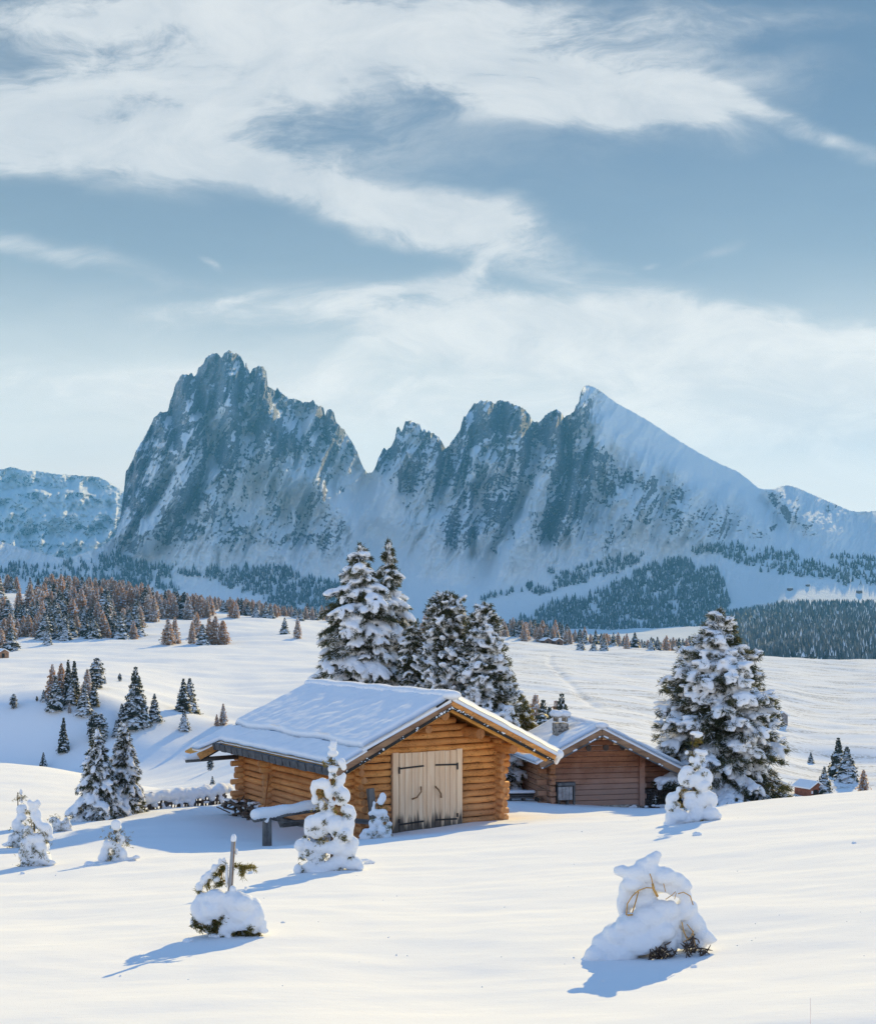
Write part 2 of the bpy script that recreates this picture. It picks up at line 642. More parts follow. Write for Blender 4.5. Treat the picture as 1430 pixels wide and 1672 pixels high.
def mat_mountain(name, strata=False):
    m, t, p = new_mat(name)
    tc = t.new('ShaderNodeTexCoord')
    g = tc.outputs['Object']
    at = t.new('ShaderNodeAttribute')
    at.attribute_name = 'rock'
    n1 = t.noise(t.mapping(g, rot=(0.0, 0.16, 0.0), sc=(0.036, 0.012, 0.009)), 1.0, 7, 0.68, 0.4)   # upright fins
    n2 = t.noise(t.mapping(g, sc=(0.06, 0.06, 0.05)), 1.0, 5, 0.7)                                    # crumbs
    n3 = t.noise(t.mapping(g, rot=(0.0, -0.12, 0.0), sc=(0.012, 0.012, 0.060)), 1.0, 6, 0.68, 0.3)   # ledges
    f = t.math('ADD', at.outputs['Fac'], t.math('ADD', t.math('MULTIPLY', t.math('SUBTRACT', n1, 0.5), 1.25),
                                                 t.math('ADD', t.math('MULTIPLY', t.math('SUBTRACT', n2, 0.5), 0.8), t.math('MULTIPLY', t.math('SUBTRACT', n3, 0.5), 1.0))))
    fac = t.ramp(f, 0.44, 0.55)
    hue = t.noise(t.mapping(g, sc=(0.004, 0.004, 0.003)), 1.0, 4, 0.6)
    rock = t.mix(t.ramp(hue, 0.45, 0.62), (0.215, 0.235, 0.275), (0.30, 0.27, 0.275))
    rock = t.mix(t.ramp(n1, 0.50, 0.70, 0.0, 0.8), rock, (0.08, 0.088, 0.105))
    dust = t.noise(t.mapping(g, sc=(0.04, 0.04, 0.10)), 1.0, 6, 0.72)
    rock = t.mix(t.ramp(dust, 0.54, 0.60, 0.0, 0.6), rock, (0.74, 0.75, 0.77))
    col = t.mix(fac, (0.90, 0.905, 0.91), rock)
    t.link(col, p.inputs['Base Color'])
    p.inputs['Roughness'].default_value = 0.85
    p.inputs['Specular IOR Level'].default_value = 0.1
    bump(t, p, t.math('MULTIPLY', t.math('ADD', n1, t.math('ADD', n2, n3)), t.math('ADD', t.math('MULTIPLY', fac, 0.75), 0.25)), 0.9, 14.0)
    return m


M = {}
M['ground'] = mat_ground()
M['snow'] = mat_snow("fresh_snow", fine=7.0, strength=0.25, dist=0.03)
M['snow_fine'] = mat_snow("soft_snow", fine=14.0, strength=0.55, dist=0.03)
M['frost'] = mat_snow("frost", base=(0.80, 0.81, 0.83), fine=3.0, strength=0.2, dist=0.02)
M['log_x'] = mat_wood("log_along_front", 0, (0.90, 0.44, 0.135), (0.66, 0.265, 0.066), 0.95, grey=0.25, band=(.192, .076))
M['log_y'] = mat_wood("log_along_side", 1, (0.86, 0.39, 0.11), (0.60, 0.22, 0.05), 0.8, grey=0.2, band=(.192, -.02))
M['log_end'] = mat_wood("log_end", 2, (0.58, 0.29, 0.12), (0.38, 0.16, 0.06), 0.6)
M['board'] = mat_wood("roof_board", 1, (0.82, 0.42, 0.10), (0.62, 0.26, 0.05), 0.25)
M['barge'] = mat_wood("weathered_board", 0, (0.42, 0.25, 0.14), (0.24, 0.13, 0.075), 0.4)
M['old_x'] = mat_wood("old_beam", 0, (0.55, 0.21, 0.08), (0.31, 0.105, 0.042), 0.7, grey=0.6, band=(.198, .02))
M['old_y'] = mat_wood("old_beam_side", 1, (0.56, 0.24, 0.085), (0.34, 0.125, 0.045), 0.6, grey=0.4)
M['grey_wood'] = mat_wood("grey_wood", 2, (0.20, 0.19, 0.18), (0.085, 0.085, 0.085), 0.4)
M['grey_rail'] = mat_wood("grey_rail", 0, (0.17, 0.165, 0.16), (0.07, 0.07, 0.07), 0.4)
M['shingle'] = mat_plain("shingle", (0.075, 0.075, 0.08), 0.8, 0.45, 9.0)
M['dark'] = mat_plain("dark_inside", (0.02, 0.018, 0.016), 0.9, 0.2)
M['iron'] = mat_plain("black_iron", (0.03, 0.03, 0.032), 0.6, 0.3, 20.0, 0.4)
M['door'] = mat_door()
M['stone'] = mat_plain("chimney_stone", (0.30, 0.27, 0.23), 0.9, 0.65, 9.0)
M['bark'] = mat_wood("bark", 2, (0.16, 0.11, 0.08), (0.07, 0.05, 0.04), 0.5)
M['twig'] = mat_plain("twig", (0.22, 0.12, 0.05), 0.8, 0.4, 20.0)
M['amber'] = mat_plain("dry_stem", (0.55, 0.30, 0.08), 0.7, 0.3, 20.0)
M['needle'] = mat_needles("spruce_needles", (0.030, 0.040, 0.024), (0.085, 0.088, 0.040), 0.25)
M['needle_y'] = mat_needles("sapling_needles", (0.07, 0.075, 0.02), (0.19, 0.16, 0.045), 0.35)
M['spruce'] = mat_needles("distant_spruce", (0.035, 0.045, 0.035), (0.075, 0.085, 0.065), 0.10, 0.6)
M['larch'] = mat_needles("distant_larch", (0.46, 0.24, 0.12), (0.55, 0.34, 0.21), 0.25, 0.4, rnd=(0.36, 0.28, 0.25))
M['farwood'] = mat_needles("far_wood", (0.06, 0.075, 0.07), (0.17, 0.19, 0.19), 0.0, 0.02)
M['mountain'] = mat_mountain("mountain_rock_and_snow")
M['hut_red'] = mat_plain("far_hut_wall", (0.16, 0.09, 0.06), 0.85, 0.4, 3.0)
# ------------------------------------------------------------------ the snowy ground, one sheet
# each column: bearing (photograph column) -> knots (distance Y, photograph row at which the ground there is seen)
PROF = {
    -900: [(8, 1735), (12.5, 1580), (20.5, 1490), (30, 1425), (45, 1355), (60, 1310), (78, 1265), (90, 1270), (120, 1290), (170, 1280), (200, 1245), (224, 1130), (260, 1100), (300, 1090), (400, 1070), (520, 1050), (620, 1030), (800, 985), (1000, 955), (1100, 958), (1500, 1025), (2500, 1040), (4300, 1030), (4700, 1040)],
    0: [(8, 1715), (12.5, 1558), (16, 1506), (20.5, 1462), (25, 1428), (30, 1396), (36, 1362), (45, 1325), (55, 1290), (68, 1256), (78, 1248), (88, 1253), (120, 1280), (170, 1288), (203, 1258), (211, 1190), (219, 1134), (230, 1121), (260, 1110), (300, 1102), (400, 1082), (520, 1063), (620, 1048), (720, 1022), (800, 1000), (900, 978), (1000, 966), (1100, 968), (1500, 1025), (2500, 1040), (4300, 1030), (4700, 1045)],
    150: [(8, 1712), (12.5, 1552), (16, 1498), (20.5, 1455), (25, 1420), (30, 1388), (36, 1357), (40, 1341), (50, 1312), (60, 1285), (70, 1264), (80, 1268), (110, 1290), (160, 1295), (195, 1262), (204, 1196), (213, 1138), (223, 1124), (250, 1111), (300, 1100), (400, 1079), (550, 1057), (620, 1047), (700, 1036), (800, 1012), (900, 990), (1000, 978), (1100, 980), (1500, 1030), (2500, 1040), (4300, 1030), (4700, 1045)],
    300: [(8, 1708), (12.5, 1547), (16, 1488), (20.5, 1446), (25, 1412), (29, 1392), (32, 1370), (36, 1342), (41, 1322), (48, 1311), (56, 1296), (64, 1297), (90, 1310), (140, 1300), (190, 1266), (205, 1236), (220, 1174), (236, 1146), (300, 1117), (400, 1083), (550, 1054), (650, 1042), (750, 1022), (900, 1000), (1000, 993), (1100, 995), (1500, 1035), (2500, 1040), (4300, 1030), (4700, 1045)],
    420: [(8, 1705), (12.5, 1538), (16, 1480), (20.5, 1437), (25, 1402), (28, 1386), (29.5, 1386), (31, 1384), (35, 1356), (39, 1330), (46, 1308), (60, 1290), (90, 1280), (130, 1262), (180, 1225), (230, 1178), (300, 1130), (400, 1085), (550, 1050), (700, 1024), (850, 1010), (1000, 1002), (1400, 1035), (2500, 1040), (4300, 1030), (4700, 1045)],
    560: [(8, 1700), (12.5, 1540), (16, 1476), (20.5, 1429), (25, 1393), (28.5, 1375), (31, 1373), (33, 1369), (36, 1345), (40, 1316), (50, 1280), (70, 1240), (100, 1220), (150, 1190), (220, 1150), (300, 1115), (400, 1085), (550, 1055), (700, 1036), (900, 1023), (1050, 1018), (1400, 1040), (2500, 1045), (4300, 1030), (4700, 1045)],
    700: [(8, 1698), (12.5, 1541), (16, 1477), (20.5, 1429), (26, 1384), (30, 1364), (32.5, 1359), (35, 1350), (40, 1320), (50, 1285), (70, 1245), (100, 1225), (150, 1195), (220, 1155), (300, 1125), (400, 1095), (550, 1068), (700, 1050), (800, 1042), (1000, 1036), (1200, 1050), (1600, 1070), (2500, 1060), (4300, 1030), (4700, 1045)],
    860: [(8, 1692), (12.5, 1531), (16, 1465), (20.5, 1414), (26, 1370), (31, 1345), (36, 1333), (40, 1322), (50, 1292), (58, 1270), (68, 1268), (100, 1262), (150, 1235), (220, 1190), (300, 1150), (400, 1112), (550, 1080), (700, 1060), (820, 1048), (900, 1041), (1000, 1037), (1200, 1058), (1600, 1085), (2500, 1075), (4300, 1030), (4700, 1045)],
    1000: [(8, 1685), (10.7, 1578), (12.5, 1525), (16, 1456), (20.5, 1405), (26, 1362), (31, 1340), (36, 1329), (41, 1322), (46, 1316), (55, 1300), (75, 1300), (110, 1290), (150, 1262), (220, 1205), (300, 1162), (400, 1122), (550, 1088), (700, 1070), (850, 1061), (1000, 1064), (1200, 1085), (1600, 1110), (2500, 1085), (4300, 1030), (4700, 1045)],
    1150: [(8, 1675), (10.7, 1570), (12.5, 1515), (16, 1444), (20.5, 1390), (26, 1345), (31, 1328), (36, 1320), (42, 1321), (50, 1320), (75, 1322), (110, 1310), (160, 1285), (220, 1240), (300, 1190), (400, 1140), (550, 1098), (700, 1078), (850, 1067), (950, 1068), (1200, 1092), (1600, 1105), (2000, 1087), (2500, 1064), (3300, 1036), (4300, 1020), (4700, 1040)],
    1300: [(8, 1662), (10.7, 1556), (12.5, 1501), (16, 1428), (20.5, 1375), (26, 1334), (31, 1313), (36, 1302), (41, 1302), (50, 1320), (75, 1345), (110, 1345), (180, 1322), (250, 1300), (290, 1275), (320, 1250), (338, 1255), (361, 1214), (370, 1208), (420, 1180), (600, 1118), (800, 1082), (900, 1074), (1000, 1076), (1200, 1098), (1600, 1100), (1900, 1078), (2500, 1047), (3300, 1018), (4300, 998), (4700, 1020)],
    1430: [(8, 1650), (10.7, 1541), (12.5, 1488), (16, 1415), (20.5, 1363), (26, 1322), (31, 1302), (36, 1291), (40, 1288), (45, 1292), (55, 1320), (75, 1345), (110, 1340), (180, 1318), (250, 1296), (300, 1262), (322, 1250), (338, 1256), (361, 1218), (370, 1213), (420, 1188), (600, 1128), (800, 1092), (920, 1081), (1000, 1083), (1250, 1105), (1600, 1105), (1900, 1082), (2500, 1048), (3300, 1016), (4300, 996), (4700, 1020)],
    2400: [(8, 1600), (12.5, 1430), (20.5, 1310), (31, 1262), (40, 1260), (55, 1300), (75, 1330), (110, 1335), (180, 1310), (250, 1290), (300, 1262), (322, 1250), (350, 1250), (370, 1213), (420, 1188), (600, 1128), (800, 1095), (920, 1085), (1000, 1083), (1250, 1105), (1600, 1105), (1900, 1082), (2500, 1048), (3300, 1016), (4300, 990), (4700, 1015)],
}
_PX = sorted(PROF)
_LY = np.linspace(math.log(8), math.log(4700), 700)
_ZT = np.array([-(pchip([math.log(k[0]) for k in PROF[p]], [k[1] for k in PROF[p]], _LY) - HZ) / FOC * np.exp(_LY) for p in _PX])


_XS = np.arange(-900.0, 2401.0, 10.0)


def _spread():
    T = np.empty((len(_XS), len(_LY)))
    for j in range(len(_LY)):
        T[:, j] = pchip(_PX, _ZT[:, j], _XS)
    k = np.exp(-0.5 * (np.arange(-18, 19) / 6.5) ** 2)
    k /= k.sum()
    P = np.pad(T, ((18, 18), (0, 0)), mode='edge')
    T = sum(k[i] * P[i:i + len(_XS)] for i in range(37))
    k = np.exp(-0.5 * (np.arange(-6, 7) / 2.2) ** 2)
    k /= k.sum()
    P = np.pad(T, ((0, 0), (6, 6)), mode='reflect', reflect_type='odd')
    return sum(k[i] * P[:, i:i + len(_LY)] for i in range(13))


_ZD = _spread()


def ground_base(X, Y):
    X = np.asarray(X, float)
    Y = np.asarray(Y, float)
    Yc = np.clip(Y, 8.0, 4700.0)
    ly = np.log(Yc)
    px = np.clip(715 + FOC * X / Yc, _PX[0], _PX[-1])
    j = np.clip((ly - _LY[0]) / (_LY[1] - _LY[0]), 0, len(_LY) - 1.001)
    j0 = j.astype(int)
    fj = j - j0
    q = np.clip((px - _XS[0]) / 10.0, 0, len(_XS) - 1.001)
    i = q.astype(int)
    f = q - i
    z0 = _ZD[i, j0] * (1 - fj) + _ZD[i, j0 + 1] * fj
    z1 = _ZD[i + 1, j0] * (1 - fj) + _ZD[i + 1, j0 + 1] * fj
    z = z0 * (1 - f) + z1 * f
    # in front of the first knots the slope simply carries on uphill past the viewer
    zn = -1.78 - 0.118 * Y + 0.03 * X
    k = sstep(Y, 6.0, 10.0)
    return np.where(Y < 10, zn * (1 - k) + z * k, z)


def ground(X, Y):
    X = np.asarray(X, float)
    Y = np.asarray(Y, float)
    z = ground_base(X, Y)
    near = sstep(Y, 4, 14)
    d = 0.030 * perlin(X * 0.55, Y * 0.8, 1) + 0.055 * perlin(X * 0.21, Y * 0.30, 2) + 0.010 * perlin(X * 1.6, Y * 2.4, 3)
    k1 = sstep(Y, 60, 130)
    d = d + k1 * (1.2 * perlin(X * 0.030, Y * 0.045, 4) + 0.35 * perlin(X * 0.09, Y * 0.14, 5))
    k2 = sstep(Y, 350, 700)
    d = d + k2 * (2.2 * perlin(X * 0.009, Y * 0.012, 6) + 0.9 * perlin(X * 0.025, Y * 0.035, 8))
    k3 = sstep(Y, 1300, 2200)
    d = d + k3 * (9.0 * fbm(X * 0.004, Y * 0.0035, 3, 9))
    z = z + d * (0.6 + 0.4 * near)
    # a trodden track winding up the far meadow
    for a, b in zip(TRACK, TRACK[1:]):
        q, _ = seg_dist(X, Y, a, b)
        z = z - 0.55 * np.exp(-(q / 1.5) ** 2)
    return z


TRACK = [((px - 715) / FOC * Y, Y) for px, Y in ((899, 640), (896, 560), (902, 500), (914, 455), (935, 400), (948, 345), (990, 300))]


def seg_dist(px, py, a, b):
    ax, ay, bx, by = *a, *b
    dx, dy = bx - ax, by - ay
    t = np.clip(((px - ax) * dx + (py - ay) * dy) / (dx * dx + dy * dy), 0, 1)
    return np.hypot(px - ax - t * dx, py - ay - t * dy), t


def build_ground():
    us = np.concatenate([np.linspace(-1.30, -0.40, 70, endpoint=False), np.linspace(-0.40, 0.40, 520),
                         np.linspace(0.40, 1.30, 71)[1:]])
    ys = np.concatenate([np.linspace(-14, 3.5, 36, endpoint=False),
                         np.exp(np.linspace(math.log(3.5), math.log(60), 430, endpoint=False)),
                         np.exp(np.linspace(math.log(60), math.log(1500), 420, endpoint=False)),
                         np.exp(np.linspace(math.log(1500), math.log(4700), 90))])
    U, Y = np.meshgrid(us, ys)
    X = U * (Y + 22 * (1 - sstep(Y, 30, 120)) )
    Z = ground(X, Y)
    V = np.stack([X, Y, Z], 2).reshape(-1, 3)
    o = mesh_np("snow_ground", V, grid_faces(len(ys), len(us)), M['ground'])
    g = sstep(Y, 130, 260) * (1 - sstep(Y, 900, 1300)) * sstep(715 + FOC * X / np.maximum(Y, 8), 420, 900)
    a = o.data.attributes.new('grass', 'FLOAT', 'POINT')
    a.data.foreach_set('value', g.ravel().astype(np.float32))
    tag(o, "smooth windswept snow field falling away and rising again to the far meadow", "snow field", kind='structure')
    return o


build_ground()


def at(px, py, Y):
    return Vector(((px - 715) / FOC * Y, Y, (HZ - py) / FOC * Y))


def on_ground(px, Y):
    X = (px - 715) / FOC * Y
    return Vector((X, Y, float(ground(X, Y))))


def hit(px, py, y0, y1):
    """first distance beyond y0 where the ground is seen at (px, py)"""
    Y = np.exp(np.linspace(math.log(y0), math.log(y1), 900))
    X = (px - 715) / FOC * Y
    r = HZ - FOC * ground(X, Y) / Y
    k = np.where((r[:-1] >= py) & (r[1:] < py))[0]
    i = int(k[0]) if len(k) else int(np.argmin(np.abs(r - py)))
    return float(Y[i])


# ------------------------------------------------------------------ mountains
CREST = [(-500, 860), (-100, 868), (0, 884), (40, 896), (75, 906), (110, 912), (140, 902), (165, 893), (188, 882), (196, 850), (203, 800), (206, 770), (215, 755), (222, 738), (232, 722), (240, 706), (248, 690), (252, 683), (258, 676), (263, 671), (270, 673), (274, 672), (278, 655), (284, 640), (285, 632), (290, 622), (297, 613), (303, 610), (309, 612), (313, 608), (317, 614), (321, 610), (325, 600), (332, 594), (336, 585), (345, 578), (352, 575), (358, 578), (362, 584), (366, 577), (374, 573), (384, 577), (392, 579), (398, 590), (400, 600), (402, 588), (404, 598), (408, 610), (413, 604), (418, 601), (424, 598), (430, 599), (435, 606), (437, 630), (443, 634), (450, 637), (453, 632), (459, 641), (465, 645), (470, 650), (480, 650), (490, 655), (500, 656), (508, 658), (511, 652), (515, 660), (522, 662), (528, 665), (531, 680), (534, 670), (540, 668), (545, 673), (549, 688), (556, 696), (562, 702), (568, 712), (575, 722), (582, 735), (588, 750), (593, 763), (600, 772), (607, 770), (612, 764), (617, 750), (622, 742), (625, 733), (628, 730), (632, 735), (640, 728), (645, 715), (648, 698), (651, 697), (655, 706), (660, 695), (663, 688), (668, 686), (675, 689), (685, 693), (689, 703), (693, 699), (697, 706), (700, 700), (702, 705), (710, 709), (716, 713), (722, 722), (727, 732), (733, 728), (738, 718), (745, 711), (752, 700), (753, 692), (757, 681), (760, 680), (766, 670), (774, 659), (785, 655), (795, 653), (803, 656), (807, 662), (812, 654), (820, 652), (830, 656), (834, 659), (845, 663), (855, 668), (863, 674), (868, 685), (873, 690), (880, 689), (890, 679), (898, 672), (908, 669), (914, 672), (920, 682), (926, 677), (932, 676), (937, 674), (940, 662), (945, 655), (947, 643), (952, 632), (959, 628), (968, 631), (978, 637), (992, 648), (1006, 658), (1030, 671), (1055, 685), (1085, 705), (1110, 721), (1140, 739), (1170, 755), (1200, 768), (1220, 782), (1237, 797), (1248, 799), (1262, 799), (1275, 794), (1287, 792), (1300, 796), (1330, 809), (1360, 822), (1385, 833), (1400, 836), (1430, 834), (1500, 845), (1700, 900), (1950, 940)]
# main forms: (polyline, half width in photograph px, height in metres); ridges stand out, gullies are cut back
FORMS = [
    # great left massif
    ([(225, 740), (222, 800), (212, 870)], 22, 60), ([(262, 680), (270, 740), (262, 800), (236, 860)], 16, 70),
    ([(300, 615), (306, 680), (300, 740), (288, 800)], 20, 110), ([(278, 670), (284, 720), (276, 760)], 8, -70),
    ([(345, 580), (334, 630), (328, 680)], 15, 80), ([(374, 575), (372, 625), (370, 668)], 20, 120), ([(356, 584), (352, 620)], 6, -60),
    ([(402, 592), (404, 640), (412, 680)], 9, 60), ([(320, 612), (324, 660), (340, 710), (345, 745)], 8, -90), ([(396, 590), (394, 640), (386, 668)], 6, -80),
    ([(350, 680), (352, 720), (346, 756)], 17, -120),
    ([(428, 602), (432, 650), (446, 700), (462, 718)], 22, 150), ([(380, 668), (374, 720), (362, 770)], 17, 110), ([(410, 655), (414, 700), (420, 730)], 8, -50),
    ([(318, 690), (322, 730), (306, 780), (270, 840), (232, 890)], 15, 90), ([(300, 745), (262, 800), (222, 860), (198, 900)], 9, -90),
    ([(345, 760), (310, 830), (268, 890), (245, 910)], 9, -80), ([(412, 735), (392, 790), (350, 850), (340, 870)], 22, 70), ([(345, 770), (340, 820), (300, 870)], 14, 60),
    ([(445, 640), (470, 690), (490, 680)], 14, -90), ([(512, 655), (508, 710), (516, 760)], 14, 70), ([(540, 670), (556, 730), (572, 780)], 16, 90), ([(528, 668), (530, 720)], 6, -60),
    ([(430, 720), (470, 780), (508, 790), (545, 820), (575, 850)], 24, 130), ([(505, 690), (512, 760), (520, 800)], 12, 40),
    ([(545, 830), (540, 870), (545, 910)], 22, 110), ([(400, 850), (350, 890), (330, 915)], 22, 40), ([(430, 860), (440, 900)], 20, 40),
    # saddle and snow couloir
    ([(592, 770), (600, 830), (630, 900), (640, 980)], 34, -90), ([(575, 800), (590, 860)], 10, -30),
    # middle towers
    ([(668, 690), (664, 740), (640, 800), (625, 840)], 18, 120), ([(625, 735), (620, 790), (608, 810)], 10, 60), ([(700, 705), (706, 760), (690, 820), (676, 860)], 18, 100),
    ([(728, 732), (722, 780), (716, 830)], 9, -110), ([(757, 685), (752, 740), (738, 790), (722, 850), (706, 915)], 17, 120),
    ([(795, 656), (790, 700), (806, 740)], 22, 100), ([(808, 660), (810, 700)], 6, -60), ([(845, 665), (850, 720), (842, 770)], 22, 120),
    ([(780, 740), (772, 800), (758, 870), (745, 930)], 12, 80), ([(800, 760), (815, 800), (806, 850), (790, 870)], 22, 110), ([(775, 790), (768, 860), (772, 905)], 7, -90),
    ([(870, 690), (862, 760), (840, 840), (810, 900), (785, 950)], 13, -130), ([(908, 672), (905, 740), (882, 800), (860, 860), (838, 910)], 20, 130),
    ([(826, 900), (815, 945), (800, 970)], 20, 90), ([(922, 682), (925, 760), (912, 830), (892, 878)], 9, -150),
    # right-hand pyramid
    ([(950, 640), (946, 700), (938, 770), (920, 860)], 15, 110), ([(985, 690), (978, 740), (965, 780), (940, 820)], 18, 90), ([(965, 700), (958, 760), (925, 870)], 6, -60),
    ([(1000, 740), (985, 790), (960, 840)], 16, -70), ([(1050, 755), (1055, 800), (1030, 840)], 20, 90), ([(1105, 775), (1100, 810), (1095, 830)], 30, 90), ([(1080, 800), (1078, 830)], 8, -50),
    ([(1040, 850), (1020, 880)], 25, 30), ([(1140, 800), (1120, 850), (1095, 880)], 14, 60), ([(1190, 800), (1170, 850), (1160, 880)], 14, 50), ([(1215, 810), (1240, 860)], 14, 40),
    ([(1270, 806), (1300, 840), (1350, 870)], 15, 50), ([(1250, 815), (1300, 880)], 14, -40),
]
# (cx, cy, rx, ry, slope of long axis in degrees, amount) of barer rock (+) and deeper snow (-)
PATCH = [
    (352, 700, 14, 34, 10, -.9), (300, 640, 60, 70, 0, .35), (395, 620, 60, 50, 0, .3), (450, 700, 22, 40, 0, .55), (372, 740, 18, 40, 8, .55), (230, 800, 30, 70, 0, .5),
    (290, 830, 14, 60, 40, .55), (330, 850, 10, 45, 42, .5), (545, 880, 38, 32, 0, .75), (370, 890, 60, 20, 10, .3), (470, 830, 55, 50, 0, -.25), (560, 740, 28, 60, -20, .3),
    (480, 670, 22, 16, 20, -.6), (615, 860, 34, 90, -12, -1.2), (600, 800, 16, 34, 0, -1.2), (640, 930, 70, 60, 0, -1.0), (700, 900, 40, 60, 0, -.35), (660, 780, 30, 60, 10, .35), (800, 700, 60, 50, 0, .3),
    (735, 870, 14, 55, 14, .6), (805, 830, 26, 40, 14, .65), (860, 830, 30, 60, 18, -.35), (905, 840, 12, 60, 20, .8), (940, 800, 10, 70, 20, .5), (812, 925, 34, 40, 0, .45), (900, 930, 70, 26, 8, -.7), (900, 720, 30, 50, 0, .3),
    (1050, 715, 40, 100, -58, -1.1), (1010, 690, 34, 40, -50, -.9), (1130, 765, 80, 22, -32, -.9), (1190, 790, 60, 14, -32, -.8), (985, 760, 30, 50, 0, .45), (1065, 800, 34, 30, 0, .6), (1105, 795, 26, 28, 0, .65), (955, 690, 16, 40, 0, .4),
    (1000, 870, 60, 34, 20, -.2), (1160, 830, 70, 40, 0, .12), (1250, 865, 60, 14, -20, .3), (1335, 850, 44, 12, -34, .7), (1290, 825, 16, 22, -40, .35), (1370, 880, 80, 40, 0, -.6), (1120, 890, 60, 18, 0, -.3), (1100, 930, 400, 26, 0, -.7), (400, 930, 160, 26, 0, -.5),
    (100, 960, 200, 60, 0, -.4), (210, 890, 30, 14, 30, .4),
]



CX = np.arange(-420, 1880, 1.25)
_cx, _cy = np.array(CREST, float).T
CROW = np.interp(CX, _cx, _cy)
_jag = np.interp(CX, [-420, 190, 215, 600, 940, 960, 1000, 1240, 1880], [.6, .6, 1.6, 1.8, 1.8, .6, .5, .6, .6])
CROW = CROW + _jag * (perlin(CX / 7.0, CX * 0 + 3.3, 21) + 1.1 * perlin(CX / 3.1, CX * 0 + 7.7, 22))
YCREST = np.interp(CX, [-420, 150, 190, 215, 420, 600, 800, 960, 1240, 1430, 1880], [5300, 5300, 5600, 5900, 5950, 5980, 5930, 5850, 5600, 5250, 5200])
ROWB = np.interp(CX, [-420, 1000, 1150, 1300, 1880], [1050, 1050, 1034, 1008, 1004])
_k = np.exp(-0.5 * (np.arange(-90, 91) / 34.0) ** 2)
CSM = np.convolve(np.pad(CROW, 90, mode='edge'), _k / _k.sum(), 'valid')
YBASE = np.interp(CX, [-420, 1100, 1280, 1880], [4500, 4500, 3900, 3900])


def mountain_sheet(S):
    """S: (rows, 1) share of the way from foot (0) to crest (1) -> px, py, Y"""
    PXG = np.broadcast_to(CX[None, :], (len(S), len(CX)))
    PYG = ROWB[None] + (CSM - ROWB)[None] * S + (CROW - CSM)[None] * S ** 7
    S2 = np.clip((ROWB[None] - PYG) / (ROWB - CSM)[None], 0, 1.25)
    wq = np.interp(CX, [1000, 1280], [0.72, 0.30])[None]
    prof = wq * S2 ** 0.5 + (1 - wq) * S2
    Y = YBASE[None] + (YCREST - YBASE)[None] * prof
    foot = sstep(np.minimum(ROWB, 1020.0)[None] - PYG, 20, 170)
    wx = 7 * fbm(PXG / 50, PYG / 70, 3, 40)
    wy = 14 * fbm(PXG / 60, PYG / 60, 3, 50)
    X2, Y2 = PXG + wx + 0.16 * (PYG - 800), PYG + wy
    R = np.zeros_like(Y)
    for pl, w, a in FORMS:
        best = np.full_like(Y, 1e9)
        n = len(pl) - 1
        for i in range(n):
            d, t = seg_dist(PXG + 0.8 * wx * 0.5, PYG, pl[i], pl[i + 1])
            s = (i + t) / n
            best = np.minimum(best, d / (w * (0.65 + 0.6 * s)))
        R += a * np.exp(-(best ** 2) * 0.9)
    rough = np.interp(CX, [-420, 190, 230, 940, 1010, 1250, 1880], [.35, .5, 1, 1, .8, .45, .35])[None] * foot
    # the smooth snow slab below the pyramid's crest
    slab = sstep(PXG, 955, 1000) * (1 - sstep(PYG - (CROW[None]), 30, 75 + 0 * PYG)) * (1 - sstep(PXG, 1240, 1260))
    slab = np.maximum(slab, np.exp(-(((PXG - 1050) / 70) ** 2 + ((PYG - 715) / 45) ** 2) * 1.2) * (PXG > 960))
    rough = rough * (1 - 0.88 * slab)
    snowy = np.exp(-(((PXG - 618 - (PYG - 860) * 0.2) / 46) ** 2)) * sstep(PYG, 760, 800)
    rough = rough * (1 - 0.75 * snowy)
    up = sstep(900 - PYG, -60, 120)
    N = (150 * (ridged(X2 / 62, Y2 / 190, 3, 60) - 0.8) * (0.25 + 0.75 * up)
         + 105 * (ridged((X2 + .22 * Y2) / 25, Y2 / 125, 3, 70) - 0.8) * (0.45 + 0.55 * up)
         + 34 * (ridged((X2 + .2 * Y2) / 12, Y2 / 40, 4, 80) - 0.8)
         + 16 * fbm(PXG / 7, PYG / 6, 4, 90))
    fade = sstep(1 - S, 0.0, 0.05)
    Y = Y - (1.7 * R * foot + N * rough)
    return PXG, PYG, Y, R, slab, rough


def sheet_obj(name, PXG, PYG, Y, back, rock, mat):
    X = (PXG - 715) / FOC * Y
    Z = (HZ - PYG) / FOC * Y
    # a far side that falls away behind the crest
    bx, by, bz = [], [], []
    for k, (dy, dz) in enumerate(back):
        bx.append(X[-1] * (1 + dy / Y[-1]))
        by.append(Y[-1] + dy)
        bz.append(Z[-1] * (1 - dz) - 20 * dz)
    X = np.vstack([X] + [b[None] for b in bx])
    Yf = np.vstack([Y] + [b[None] for b in by])
    Z = np.vstack([Z] + [b[None] for b in bz])
    rk = np.vstack([rock] + [rock[-1:]] * len(back))
    o = mesh_np(name, np.stack([X, Yf, Z], 2).reshape(-1, 3), grid_faces(*X.shape), mat)
    a = o.data.attributes.new('rock', 'FLOAT', 'POINT')
    a.data.foreach_set('value', rk.ravel().astype(np.float32))
    return o


def steepness(PXG, PYG, Y):
    X = (PXG - 715) / FOC * Y
    Z = (HZ - PYG) / FOC * Y
    P = np.stack([X, Y, Z], 2)
    du = np.gradient(P, axis=1)
    dv = np.gradient(P, axis=0)
    n = np.cross(du, dv)
    n /= np.linalg.norm(n, axis=2, keepdims=True) + 1e-9
    return np.abs(n[..., 2])


